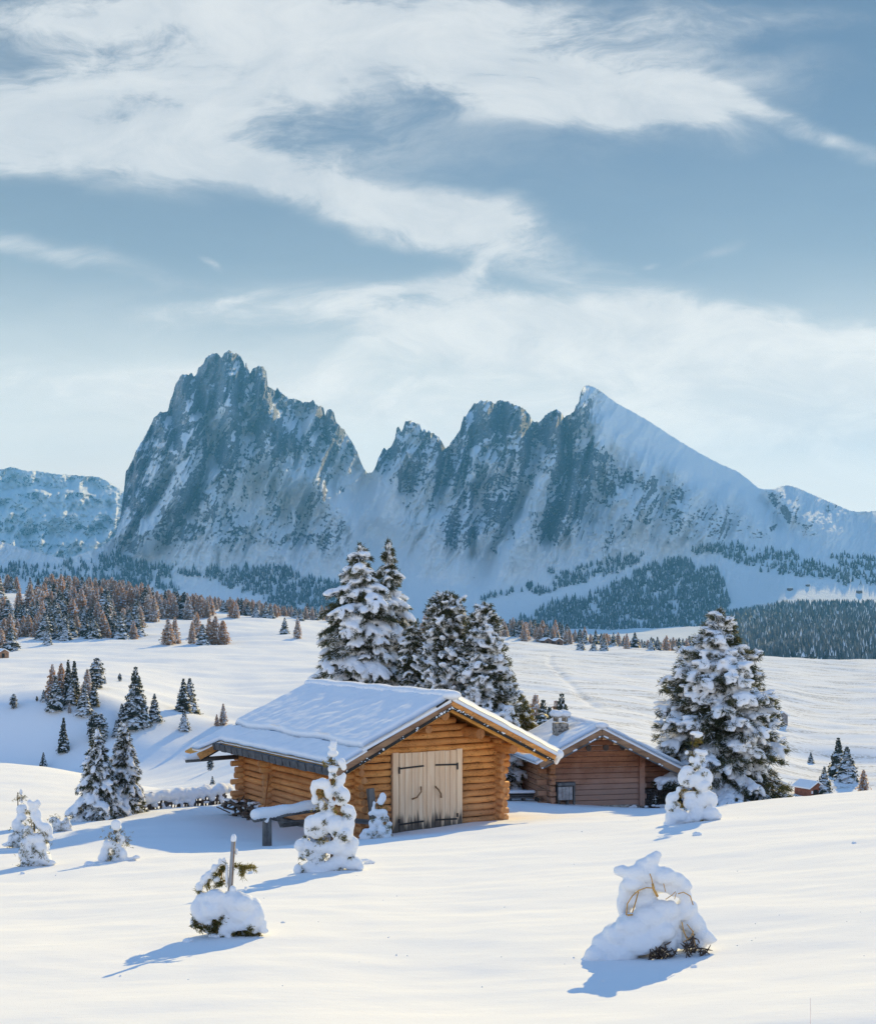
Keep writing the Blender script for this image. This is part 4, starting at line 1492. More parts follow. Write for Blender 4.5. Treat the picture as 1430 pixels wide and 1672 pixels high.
    mb.box((0, 0, 3.15), (0.58, 0.60, 0.06))
    mb.build("cowl_slab", M['stone'], ch, bevel=0.015)
    snow_blobs("snow_cap", [((x, y, 3.26), (0.21, 0.21, 0.14), None) for x in (-.16, .16) for y in (-.16, .16)], 0.03, M['snow_fine'], ch)
    # small wooden box on the wall
    bx = empty("wall_box", (-1.30, -.27, 0))
    bx.parent = root
    mb = MB()
    mb.box((0, 0, .52), (0.56, 0.34, 0.50))
    mb.build("box_body", M['grey_wood'], bx, bevel=0.01)
    mb = MB()
    for k in range(4):
        mb.box((-.20 + .135 * k, -.185, .52), (0.125, 0.03, 0.46))
    mb.build("box_door", mat_plain("pale_boards", (0.36, 0.33, 0.31), .8, .3, 8), bx, bevel=0.006)
    mb = MB()
    mb.box((.05, .02, .84), (0.66, 0.42, 0.10))
    mb.build("box_lid", M['grey_wood'], bx, bevel=0.01)
    for x in (-.16, .16):
        mb = MB()
        mb.box((x, .1, .15), (.10, .12, .4))
        mb.build("box_leg", M['grey_wood'], bx, bevel=0.01)
    mb = MB()
    mb.box((.40, .05, .45), (.06, .10, .9))
    mb.build("upright", M['grey_wood'], bx)

    def P(x, y, z):
        return Vector((X0 + c * (x + w2) - s_ * y, Y0 + s_ * (x + w2) + c * y, z0 + z))
    # stacked firewood by the right bay
    o = empty("wood_pile", P(w2 + .85, .15, -.1), th)
    tag(o, "dark stacked firewood against the right bay of the old cabin", "wood pile")
    mb = MB()
    for r_ in range(7):
        for k in range(17):
            mb.tube([(-.85 + .105 * k + random.uniform(-.02, .02), -.16, r_ * .095), (-.85 + .105 * k + random.uniform(-.02, .02), .20, r_ * .095)], random.uniform(.038, .055), 7)
    mb.build("logs", mat_plain("dark_firewood", (0.055, 0.045, 0.04), .9, .6, 14), o)
    snow_blobs("snow_cap", [((random.uniform(-1.5, .5), -.22 - random.uniform(0, .2), random.uniform(-.05, .05)), (.09, .07, .05), None) for _ in range(12)], .025, M['snow_fine'], o)
    # low planks left of the cabin
    o = empty("plank_stack", on_ground(846, 44.5) + Vector((0, 0, .12)), .1)
    tag(o, "low stack of boards half sunk in snow between barn and cabin", "boards")
    mb = MB()
    for k in range(3):
        mb.box((.05 * k, .12 * k, .06 * k), (1.1, .2, .055))
        mb.box((-.3 + .5 * k, .1, -.09), (.1, .4, .12))
    mb.build("boards", M['grey_rail'], o, bevel=.008)
    snow_blobs("snow_cap", [((-.45 + .1 * k, .1, .19), (.12, .2, .06), None) for k in range(11)], .03, M['snow_fine'], o)


build_cabin()


# ------------------------------------------------------------------ fence under snow, left of the barn
def build_fence():
    pts = [(222, 1332, 43.0), (258, 1329, 43.6), (295, 1326, 44.2), (330, 1323, 44.8), (366, 1320, 45.2)]
    P = [at(*p) for p in pts]
    for p in P:
        p.z = float(ground(p.x, p.y))
    root = empty("wooden_fence", P[0], 0)
    tag(root, "dark wooden fence between two spruces and the barn buried under a wall of snow", "fence")
    o = P[0]
    for k in range(7):
        a = P[0].lerp(P[-1], k / 6)
        a.z = float(ground(a.x, a.y))
        mb = MB()
        mb.tube([a - o + Vector((0, 0, -.3)), a - o + Vector((random.uniform(-.05, .05), 0, .62))], 0.06, 8)
        mb.build("post", M['grey_wood'], root)
    for zz in (.16, .36):
        mb = MB()
        for i in range(4):
            mb.beam(P[i] - o + Vector((0, -.08, zz)), P[i + 1] - o + Vector((0, -.08, zz + random.uniform(-.04, .04))), 0.06, 0.10)
        mb.build("rail", M['bark'], root)
    mb = MB()
    for k in range(34):
        t = k / 33
        a = P[0].lerp(P[-1], t) - o
        mb.beam(a + Vector((0, -.02, -.1)), a + Vector((random.uniform(-.12, .12), random.uniform(-.05, .05), random.uniform(.30, .55))), random.uniform(.03, .09), 0.05, up=(0, 1, 0))
    mb.build("pickets", M['bark'], root)
    bl = []
    for k in range(70):
        t = k / 69
        a = P[0].lerp(P[-1], t) - o
        hh = .46 + .10 * float(perlin(k * .13, .5, 77)) + random.uniform(-.03, .03)
        bl.append(((a.x, a.y + .1 + random.uniform(-.08, .05), hh), (random.uniform(.10, .22), random.uniform(.24, .38), random.uniform(.13, .24)), None))
        bl.append(((a.x, a.y + .7, .42), (.22, .55, .20), None))
        if random.random() < .35:
            bl.append(((a.x, a.y - .16, .44 + random.uniform(-.12, .08)), (random.uniform(.04, .09), .07, random.uniform(.1, .2)), None))
        if random.random() < .25:
            bl.append(((a.x, a.y - .12, .14 + random.uniform(-.1, .1)), (random.uniform(.06, .16), .08, random.uniform(.05, .1)), None))
    snow_blobs("snow_cap", bl, 0.04, M['snow_fine'], root, lump=.04, lump_scale=.25)


build_fence()
# ------------------------------------------------------------------ snow laden conifers near the barn
def conifer(name, loc, H, prof, seed, label, group, droop=0.28, tip=0.0, snow=0.75, hang=0.4, voxel=0.045, step=0.30,
            nb=7, z0=0.06, needle_len=0.16, lean=(0, 0), mat=None, blob=1.0, cat="tree", frosty=.14):
    r = random.Random(seed)
    root = empty(name, loc, r.uniform(0, 6.28))
    tag(root, label, cat, group)
    mb = MB()
    n = 12
    mb.tube([(lean[0] * (k / n) ** 1.5 + r.uniform(-.015, .015), lean[1] * (k / n) ** 1.5, H * .985 * k / n - (.3 if k == 0 else 0)) for k in range(n + 1)],
            [max(.012, (0.022 * H + .03) * (1 - k / n * .97)) for k in range(n + 1)], 9)
    tr = mb.build("trunk", M['bark'], root)
    P, D, blobs = [], [], []
    br = MB()
    z = H * z0
    while z < H * 0.985:
        t = z / H
        R = prof(t)
        k = max(3, int(nb * (0.45 + 0.75 * min(1, R / (0.24 * H)))))
        a0 = r.uniform(0, 6.28)
        for j in range(k):
            az = a0 + 2 * math.pi * (j + r.uniform(-.35, .35)) / k
            L = R * r.choice((r.uniform(.62, .9), r.uniform(.85, 1.14)))
            if L < 0.06:
                continue
            ca, sa = math.cos(az), math.sin(az)
            zz = z + r.uniform(-.5, .5) * step
            dr = droop * r.uniform(.6, 1.4) * (1.15 - .75 * t)
            rise = 0.10 * L * (0.4 + t)
            pts = []
            m = max(4, int(L / 0.16))
            for q in range(m + 1):
                u = q / m
                rad = L * (u - .10 * u * u * dr * 2)
                dz = rise * math.sin(u * 1.6) - dr * L * u * u * 1.1 + tip * L * max(0, u - .6) ** 2 * 2.6
                bend = 0.10 * L * math.sin(u * 2.2 + j) * r.uniform(.3, .6)
                pts.append(Vector((lean[0] * t ** 1.5 + ca * rad - sa * bend, lean[1] * t ** 1.5 + sa * rad + ca * bend, zz + dz)))
            if L > 0.35:
                br.tube(pts, [max(.006, .018 * L * (1 - .85 * q / m)) for q in range(m + 1)], 5, cap=False)
            snowy = r.random() < snow * (.92 + .38 * math.sin(az * 2 + z * 1.7 + seed))
            for q in range(1, m + 1):
                u = q / m
                if u < .22 and L > .6:
                    continue
                p = pts[q]
                d = (pts[q] - pts[q - 1]).normalized()
                sd = Vector((-sa, ca, 0))
                w = 0.30 * L * (0.28 + 1.05 * math.sin(min(1, u * 1.08) * 2.6)) * (.7 + .3 * t) + .05
                w = max(.05, min(w, .55))
                # needle sprays along the twig, to both sides and below
                for e in range(3 + int(w / .10)):
                    o = r.uniform(-1, 1)
                    pp = p + sd * o * w + Vector((0, 0, -abs(o) * w * .35 - r.uniform(0, .05)))
                    P.append(tuple(pp))
                    dd = d * .9 + sd * o * .9 + Vector((0, 0, -.35 + tip * .8 + r.uniform(-.25, .2)))
                    D.append(tuple(dd))
                if snowy and r.random() < .93:
                    sx = min(.20, (.07 + .45 * w) * r.uniform(.55, 1.2)) * blob
                    for e in range(1 if w < .16 else (2 if w < .3 else 3)):
                        if r.random() < .10:
                            continue
                        o = r.uniform(-.75, .75) if e else r.uniform(-.3, .3)
                        c = p + sd * o * w + Vector((0, 0, sx * .28 - abs(o) * w * .30))
                        sc = r.uniform(.6, 1.0)
                        ax = (d + sd * (.9 if o > 0 else -.9) * min(1, abs(o) * 1.4) + Vector((0, 0, -.25 * abs(o)))).normalized()
                        if r.random() < hang * (0.35 + u * .65):
                            ax = (ax + Vector((0, 0, -1.3))).normalized()
                            c = c - Vector((0, 0, sx * .45))
                        sy = ax.cross(Vector((.01, .02, 1))).normalized()
                        sz = sy.cross(ax)
                        R3 = np.array([[ax.x, sy.x, sz.x], [ax.y, sy.y, sz.y], [ax.z, sy.z, sz.z]])
                        blobs.append((tuple(c), (sx * 1.45 * sc, sx * .80 * sc, sx * .50 * sc), R3))
        z += step * r.uniform(.8, 1.15) * (1.0 - .45 * t)
    # leader
    for k in range(10):
        zz = H * (.93 + .07 * k / 9)
        for e in range(5):
            P.append((lean[0] + r.uniform(-.05, .05), lean[1] + r.uniform(-.05, .05), zz))
            D.append((r.uniform(-1, 1), r.uniform(-1, 1), r.uniform(.2, 1.2)))
        if r.random() < .8:
            blobs.append(((lean[0] + r.uniform(-.05, .05), lean[1] + r.uniform(-.05, .05), zz), (.075 * blob, .075 * blob, .09 * blob), None))
    br.build("branches", M['bark'], tr)
    cr = needle_mesh("crown", P, D, mat or M['needle'], root, n=9, length=needle_len, width=.018, spread=.55, seed=seed)
    pick = [k for k in range(len(P)) if r.random() < frosty]
    needle_mesh("frosted_tips", [P[k] for k in pick], [D[k] for k in pick], M['frost'], cr, n=7, length=needle_len * 1.1, width=.022, spread=.6, seed=seed + 1)
    snow_blobs("snow_load", blobs, voxel, M['snow_fine'], cr, sub=1, smooth=1, lump=.035 * blob, lump_scale=.11)
    return root


def prof_curve(pts):
    xs, ys = zip(*pts)
    return lambda t: float(np.interp(t, xs, ys))


def gz(px, Y, dz=-.1):
    v = on_ground(px, Y)
    v.z += dz
    return v


GC = "tall snow laden conifers behind the log barn"
p0 = gz(588, 50.5)
Ha = (HZ - 892) / FOC * 50.5 - p0.z
conifer("spruce_tree", p0, Ha, prof_curve([(0, 2.6), (.2, 2.75), (.38, 2.35), (.52, 2.0), (.60, 1.65), (.70, 1.6), (.80, 1.25), (.90, .74), (.96, .42), (1, .12)]), 11,
        "tallest dark spruce behind the barn with heavy snow, left of the twin tops", GC, droop=.46, hang=.30, step=.42, blob=1.3, nb=7, snow=1.0, needle_len=.2)
p0 = gz(634, 51.5)
Hb = (HZ - 886) / FOC * 51.5 - p0.z
conifer("spruce_tree", p0, Hb, prof_curve([(0, 2.1), (.2, 2.3), (.40, 2.0), (.55, 1.65), (.68, 1.3), (.78, .9), (.86, .52), (.92, .26), (1, .12)]), 12,
        "snow laden spruce with the thin spire, right one of the twin tops behind the barn", GC, droop=.48, hang=.35, step=.40, blob=1.35, nb=7, snow=1.05, needle_len=.2)
p0 = gz(728, 48.5)
Hc = (HZ - 970) / FOC * 48.5 - p0.z
conifer("stone_pine", p0, Hc, prof_curve([(0, 1.5), (.2, 1.6), (.45, 1.45), (.65, 1.15), (.8, .95), (.92, .72), (.98, .45), (1, .18)]), 13,
        "bushy stone pine with blunt frosted top above the barn ridge, right of the twin spruces", GC, droop=.22, tip=.55, hang=.5, step=.25, snow=.85, blob=1.0, nb=9)
p0 = gz(790, 47.5)
Hd = (HZ - 988) / FOC * 47.5 - p0.z
conifer("stone_pine", p0, Hd, prof_curve([(0, 1.75), (.2, 1.7), (.4, 1.5), (.6, 1.22), (.78, .95), (.9, .62), (.97, .38), (1, .15)]), 14,
        "rounded snow laden stone pine nearest the barn's right roof slope", GC, droop=.30, tip=.35, hang=.6, step=.25, snow=.92, blob=1.05, nb=9)
p0 = gz(1172, 45.8)
He = (HZ - 1000) / FOC * 45.8 - p0.z
conifer("stone_pine", p0, He, prof_curve([(0, 2.7), (.15, 3.05), (.35, 2.55), (.5, 2.2), (.65, 2.0), (.78, 1.45), (.86, .9), (.94, .55), (1, .28)]), 15,
        "great broad stone pine dripping with snow beside the old cabin", None, droop=.34, tip=.30, hang=.68, step=.30, snow=.98, nb=9, blob=1.25, needle_len=.2, lean=(0.05, 0))
GL = "pair of snowy spruces left of the barn"
p0 = gz(160, 40.6)
conifer("spruce_tree", p0, (HZ - 1193) / FOC * 40.6 - p0.z, prof_curve([(0, 1.05), (.15, 1.0), (.4, .72), (.6, .50), (.8, .28), (.93, .12), (1, .04)]), 16,
        "left and broader spruce of the snowy pair beside the fence", GL, droop=.48, hang=.3, step=.19, snow=.95, voxel=.03, needle_len=.11, blob=1.0, nb=8, frosty=.4)
p0 = gz(203, 41.6)
conifer("spruce_tree", p0, (HZ - 1183) / FOC * 41.6 - p0.z, prof_curve([(0, .92), (.15, .9), (.4, .66), (.6, .46), (.8, .26), (.93, .11), (1, .04)]), 17,
        "right and slimmer spruce of the snowy pair beside the fence", GL, droop=.48, hang=.3, step=.19, snow=.95, voxel=.03, needle_len=.11, blob=1.0, nb=8, frosty=.4)
# low frosted growth at the foot of the big trees
p0 = gz(852, 49.5)
conifer("frosted_bush", p0, (HZ - 1140) / FOC * 49.5 - p0.z, prof_curve([(0, .7), (.5, .75), (.8, .5), (1, .15)]), 18,
        "small pale frosted conifer at the right foot of the barn pines", None, droop=.3, hang=.4, step=.2, snow=.9, voxel=.04, blob=.8, cat="bush", mat=M['needle_y'])
p0 = gz(676, 49.0)
conifer("frosted_bush", p0, (HZ - 1022) / FOC * 49.0 - p0.z, prof_curve([(0, .9), (.5, .9), (.8, .6), (1, .2)]), 19,
        "lower snowy conifer filling the gap between the twin spruces and the pines", None, droop=.35, hang=.3, step=.3, snow=.85, voxel=.05, blob=1.1)


# photograph row of the snow line at each sapling's foot
FOOT_ROW = {541: 1421, 1130: 1342, 29: 1383, 55: 1413, 189: 1405, 98: 1357, 374: 1528, 1056: 1562}


# ------------------------------------------------------------------ saplings swallowed by snow (lobes read off in enlarged views)
def sapling(name, px, Y, org, zoom, lobes, sprouts, seed, label, cat, group=None, stem=True, voxel=.02, pad=1.0, sink=0.03, needle_len=.055, lump=.028, extra=None):
    """lobes: (x, y, rx, ry[, depth]) in an enlarged view with origin org and magnification zoom"""
    r = random.Random(seed)
    if px in FOOT_ROW:
        Y = hit(px, FOOT_ROW[px], 6.0, 60.0)
    base = on_ground(px, Y)
    root = empty(name, base, 0)
    tag(root, label, cat, group)
    k = Y / FOC / zoom

    def loc(x, y, d=0.0):
        gx, gy = org[0] + x / zoom, org[1] + y / zoom
        return Vector(((gx - 715) / FOC * Y - base.x, d, (HZ - gy) / FOC * Y - base.z))
    bl = []
    zmax = 0
    for L in lobes:
        x, y, rx, ry = L[:4]
        d = L[4] * k if len(L) > 4 else r.uniform(-.35, .2) * rx * k
        c = loc(x, y, d)
        a, b = rx * k * pad, ry * k * pad
        dep = min(a, b) * r.uniform(.85, 1.1) if min(a, b) > 0 else a
        zmax = max(zmax, c.z + b)
        bl.append((tuple(c), (a, dep, b), None))
        # the side away from us is just as full
        if rx > 45:
            bl.append((tuple(c + Vector((r.uniform(-.25, .25) * a, dep * .9, -b * .12))), (a * .85, dep * .9, b * .85), None))
        for e in range(3):
            an = r.uniform(0, 6.28)
            bl.append((tuple(c + Vector((math.cos(an) * a * .62, r.uniform(-.5, .5) * dep, math.sin(an) * b * .5))), (a * .42, dep * .42, b * .42), None))
    crown_parent = root
    if stem:
        mb = MB()
        mb.tube([(0, 0.02, -.2), (0.02, 0.02, zmax * .45), (0, 0.02, zmax * .93)], [.03, .022, .008], 7)
        mb.build("stem", M['bark'], root)
    P, D = [], []
    tw = MB()
    for S in sprouts:
        x, y, s_ = S[:3]
        c = loc(x, y, 0)
        # lift sprouts to the near surface of the snow
        near = 0
        for (cc, rr, _) in bl:
            q = ((c.x - cc[0]) / rr[0]) ** 2 + ((c.z - cc[2]) / rr[2]) ** 2
            if q < 1:
                near = min(near, cc[1] - rr[1] * math.sqrt(1 - q))
        c.y = near + .01
        for e in range(int(7 + 9 * s_)):
            o = Vector((r.gauss(0, 1), r.uniform(-.5, .6), r.gauss(0, 1))) * s_ * 30 * k
            P.append(tuple(c + o))
            D.append((r.uniform(-.8, .8), -.6, r.uniform(-.9, .7)))
        for e in range(3):
            o = Vector((r.gauss(0, 1), 0, r.gauss(0, 1))) * s_ * 20 * k
            tw.tube([c + Vector((0, .05, 0)), c + o * .6 + Vector((0, -.01, 0)), c + o * 1.3 + Vector((0, -.02, -.01))], [.006, .004, .003], 5)
    if P:
        needle_mesh("crown", P, D, M['needle_y'], root, n=7, length=needle_len * .85, width=.006, spread=.7, seed=seed)
        tw.build("twigs", M['twig'], root)
    else:
        tw.bm.free()
    # foot of the drift
    snow_blobs("snow_load", bl, voxel, M['snow_fine'], root, sub=2, smooth=4, lump=lump, lump_scale=.075)
    if extra:
        extra(root, loc, k)
    return root


# the tall sapling before the barn (view magnified 6.43 from (460, 1190))
sapling("snowy_sapling", 541, 20.6, (460, 1190), 6.43, [
    (512, 110, 9, 22), (580, 112, 9, 18), (545, 150, 36, 34), (500, 190, 26, 18), (540, 190, 40, 40), (535, 260, 58, 44), (630, 350, 46, 44), (650, 400, 36, 40), (620, 330, 30, 28),
    (540, 420, 58, 44), (530, 490, 48, 40), (620, 540, 56, 54), (650, 500, 30, 46), (590, 590, 50, 40),
    (430, 570, 88, 62), (335, 620, 36, 92), (345, 740, 36, 62), (500, 660, 60, 80), (630, 680, 82, 80), (680, 700, 44, 80), (640, 760, 50, 40), (690, 850, 80, 60), (740, 900, 46, 70), (600, 770, 40, 40), (420, 800, 40, 60), (520, 800, 40, 70),
    (420, 960, 120, 90), (310, 1000, 80, 100), (500, 900, 70, 60), (560, 1000, 110, 110), (690, 1000, 80, 110), (380, 1080, 110, 80), (275, 1060, 44, 80), (640, 1100, 110, 90), (720, 1050, 40, 80),
    (200, 1220, 66, 72), (240, 1190, 56, 56), (760, 1210, 54, 84), (420, 1240, 120, 66), (560, 1240, 120, 80), (680, 1280, 110, 90), (300, 1280, 70, 110), (210, 1320, 40, 60), (380, 1330, 90, 70),
    (180, 1480, 58, 70), (330, 1450, 110, 70), (480, 1440, 120, 60), (600, 1400, 130, 80), (740, 1410, 110, 80), (820, 1450, 50, 40), (400, 1500, 110, 40), (250, 1500, 60, 40), (560, 1480, 90, 40), (860, 1390, 60, 20, 60)],
    [(510, 320, .7), (450, 370, .6), (590, 380, .7), (540, 350, .5), (560, 480, .5), (570, 560, .7), (420, 650, .9), (380, 720, 1.0), (450, 700, .8), (590, 700, .9), (640, 740, .6), (410, 830, 1.1), (520, 830, 1.1), (450, 800, .9), (560, 880, .8), (650, 880, .5), (700, 920, .5),
     (350, 1030, .7), (460, 980, .6), (440, 1130, 1.2), (400, 1190, 1.0), (480, 1180, .8), (640, 1110, .9), (670, 1120, .6), (570, 1090, .4), (260, 1130, .4), (220, 1350, .9), (310, 1290, .8), (400, 1380, 1.3), (440, 1340, 1.0), (560, 1500, 1.0), (610, 1480, .8), (540, 1490, .8), (730, 1350, .5), (230, 1500, .5)],
    21, "tall sapling sheathed in rounded snow standing before the barn's near corner", "sapling", lump=.03)
# beside the door
sapling("snowy_sapling", 617, 31.0, (460, 1190), 6.43, [
    (1060, 720, 40, 56), (1040, 760, 40, 50), (970, 790, 18, 40), (960, 840, 22, 34), (1000, 880, 50, 40), (1060, 880, 50, 46), (930, 890, 26, 26), (1100, 940, 34, 36), (950, 990, 40, 50), (1020, 970, 50, 50), (1130, 1000, 34, 30), (960, 1050, 46, 50), (1060, 1060, 56, 60),
    (1120, 1080, 40, 56), (890, 1080, 50, 40), (860, 1130, 50, 50), (920, 1130, 60, 44), (1010, 1130, 50, 40), (1100, 1140, 60, 40)],
    [(1050, 820, 1.0), (1020, 820, .8), (960, 960, .7), (1060, 950, .9), (1100, 940, .6), (1000, 1040, .8), (1100, 1060, .9), (1060, 1130, 1.0), (950, 1110, 1.1), (1000, 1100, .8), (1130, 1020, .5)],
    22, "small snow capped sapling pressed beside the left door post of the barn", "sapling", voxel=.025, needle_len=.07)
# broad snowed up sapling before the old cabin (magnified 7.15 from (1040, 1180))
sapling("snowy_sapling", 1130, 26.4, (1040, 1180), 7.15, [
    (690, 125, 84, 26), (650, 120, 40, 24), (730, 140, 46, 30), (700, 170, 40, 14), (580, 350, 30, 30), (760, 350, 64, 40), (700, 330, 40, 30), (630, 430, 34, 46), (700, 440, 40, 60), (760, 420, 40, 46), (690, 500, 60, 40),
    (580, 560, 80, 66), (540, 640, 72, 110), (770, 580, 84, 56), (820, 640, 60, 90), (680, 640, 110, 80), (600, 700, 90, 60), (760, 730, 100, 80), (480, 780, 34, 40), (820, 740, 50, 50),
    (430, 860, 60, 60), (390, 900, 64, 90), (640, 850, 110, 60), (800, 860, 110, 80), (730, 900, 120, 100), (880, 900, 60, 90), (600, 940, 70, 70), (450, 960, 60, 40), (380, 990, 60, 60),
    (480, 1080, 120, 80), (390, 1120, 70, 110), (690, 1050, 90, 120), (850, 1060, 110, 90), (930, 1090, 60, 50), (560, 1120, 110, 60), (800, 1110, 110, 40), (360, 1190, 60, 50), (470, 1170, 100, 40), (640, 1140, 70, 40), (910, 1110, 80, 24), (340, 1210, 40, 20)],
    [(680, 200, .9), (720, 210, .8), (690, 240, .6), (600, 360, .9), (650, 370, .7), (740, 400, .8), (750, 450, .8), (690, 270, .4), (650, 520, .6), (700, 510, .6), (620, 590, .6), (750, 600, .7), (560, 680, .7), (540, 740, .7), (680, 820, .8), (830, 740, .5),
     (500, 850, .8), (430, 930, 1.0), (460, 950, .8), (520, 960, .8), (540, 790, .6), (400, 1020, .5), (560, 1000, .7), (545, 1175, .9), (755, 1125, 1.1), (730, 1150, .8), (780, 985, .4), (640, 1170, .5)],
    23, "bulging sapling under a flat snow cap in front of the old cabin and big pine", "sapling", lump=.03)
# left edge (magnified 5.5 from (0, 1270))
GS = "snow caked saplings at the left edge"
sapling("snowy_sapling", 29, 26.5, (0, 1270), 5.5, [
    (192, 130, 16, 36), (200, 200, 18, 30), (185, 285, 36, 50), (225, 270, 24, 40), (200, 350, 50, 40), (160, 420, 50, 60), (190, 460, 50, 50), (120, 540, 46, 44), (170, 520, 50, 50), (190, 580, 50, 44), (100, 590, 44, 30), (140, 600, 60, 24), (60, 600, 40, 20)],
    [(190, 185, 1.0), (210, 195, .7), (165, 180, .4), (230, 300, .6), (200, 390, .9), (150, 490, 1.0), (190, 520, 1.1), (130, 600, 1.0), (170, 600, .9), (110, 610, .7)],
    24, "slender snow caked sapling with a thin tip, left of two at the edge", "sapling", GS, voxel=.025, needle_len=.07)
sapling("snowy_sapling", 55, 24.8, (0, 1270), 5.5, [
    (275, 225, 30, 34), (345, 228, 34, 36), (330, 260, 26, 30), (285, 280, 26, 40), (350, 330, 30, 44), (340, 380, 40, 40), (300, 340, 26, 40), (415, 450, 60, 54), (370, 420, 40, 40), (455, 540, 40, 30), (440, 480, 40, 44), (260, 470, 46, 50), (300, 540, 60, 60), (370, 540, 60, 50),
    (240, 590, 54, 50), (370, 620, 66, 70), (280, 640, 56, 60), (210, 680, 44, 60), (330, 700, 60, 60), (400, 720, 50, 60), (240, 750, 56, 50), (340, 770, 70, 36), (450, 760, 60, 30), (230, 790, 50, 24)],
    [(270, 320, .8), (290, 380, .9), (280, 410, .7), (330, 420, .9), (400, 490, .7), (440, 560, .7), (280, 500, .9), (250, 510, .6), (230, 640, .8), (300, 670, 1.2), (340, 640, .8), (230, 720, .9), (400, 690, .7), (300, 780, 1.2), (360, 780, 1.2), (260, 770, .8), (210, 790, .7)],
    25, "thick snow caked sapling with three stubby tops at the left edge", "sapling", GS, voxel=.025, needle_len=.07)
sapling("snowy_sapling", 189, 26.2, (0, 1270), 5.5, [
    (1045, 410, 50, 40), (1045, 445, 46, 30), (1060, 520, 24, 40), (970, 590, 40, 40), (1020, 600, 40, 40), (1100, 560, 30, 44), (950, 660, 44, 54), (1060, 640, 44, 50), (1110, 680, 44, 60), (930, 720, 50, 50), (1040, 720, 60, 44), (1120, 740, 40, 24), (1230, 710, 40, 20), (1190, 730, 50, 20), (1060, 750, 40, 24), (900, 770, 40, 20)],
    [(1030, 480, 1.0), (1060, 480, .8), (980, 540, 1.0), (1040, 570, 1.3), (1130, 560, 1.2), (1140, 590, .9), (1020, 560, 1.0), (1040, 650, .9), (980, 690, .8), (980, 750, 1.2), (960, 760, .9), (1000, 730, .8)],
    26, "lone stubby sapling with a round snow cap on the left, short of the barn's shadow", "sapling", voxel=.025, needle_len=.07)
sapling("snowy_bush", 98, 38.5, (0, 1270), 5.5, [
    (490, 380, 50, 36), (530, 410, 40, 40), (600, 390, 30, 40), (610, 440, 40, 40), (500, 450, 50, 36), (560, 460, 50, 26), (630, 470, 30, 18), (470, 470, 40, 20)],
    [(500, 370, .8), (600, 390, .8), (540, 440, .8), (530, 470, 1.0), (590, 470, .8), (480, 400, .6)],
    27, "low snow covered bush beside the foot of the left spruce pair", "bush", voxel=.03, needle_len=.08)


# bent shrub and stake (magnified 7.965 from (290, 1350))
def stake(root, loc, k):
    mb = MB()
    a, b = loc(650, 1250, 0.0), loc(728, 190, 0.0)
    mb.tube([a, a.lerp(b, .5) + Vector((.004, 0, 0)), b], [.030, .027, .023], 9)
    st = mb.build("stake", mat_wood("frosted_stake", 2, (.42, .41, .41), (.24, .23, .23), .5), root)
    mb = MB()
    mb.beam(a.lerp(b, .35) + Vector((.022, -.016, 0)), b + Vector((.015, -.014, 0)), .008, .012, up=(0, 1, 0))
    mb.build("bark_strip", M['twig'], st)
    snow_blobs("snow_tip", [(tuple(loc(732, 150)), (38 * k, 38 * k, 62 * k), None), (tuple(loc(728, 170)), (40 * k, 40 * k, 30 * k), None), (tuple(loc(760, 330, .03)), (26 * k, 26 * k, 48 * k), None)],
               .008, M['snow_fine'], st)
    tw = MB()
    P, D = [], []
    r = random.Random(5)
    for pts in ([(690, 540), (780, 520), (860, 540), (990, 560)], [(830, 535), (840, 590), (828, 650)], [(900, 545), (940, 510)], [(640, 560), (560, 560), (500, 650)], [(640, 500), (590, 540), (540, 760)],
                [(600, 560), (470, 660), (350, 750), (230, 850)], [(380, 720), (400, 800)], [(260, 840), (320, 880)], [(640, 700), (560, 740), (500, 780)]):
        q = [loc(x, y, .03 + .01 * i) for i, (x, y) in enumerate(pts)]
        tw.tube(q, [.008 - .0015 * i for i in range(len(q))], 5)
        for i in range(len(q) - 1):
            for e in range(14):
                t = r.random()
                P.append(tuple(q[i].lerp(q[i + 1], t) + Vector((r.gauss(0, .01), r.gauss(0, .01), r.gauss(0, .01)))))
                D.append(tuple((q[i + 1] - q[i]).normalized() * .8 + Vector((r.uniform(-.5, .5), r.uniform(-.5, .5), r.uniform(-.5, .5)))))
    tw.build("dry_twigs", M['amber'], root)
    needle_mesh("side_sprays", P, D, M['needle_y'], root, n=6, length=.05, width=.005, spread=.5, seed=9)


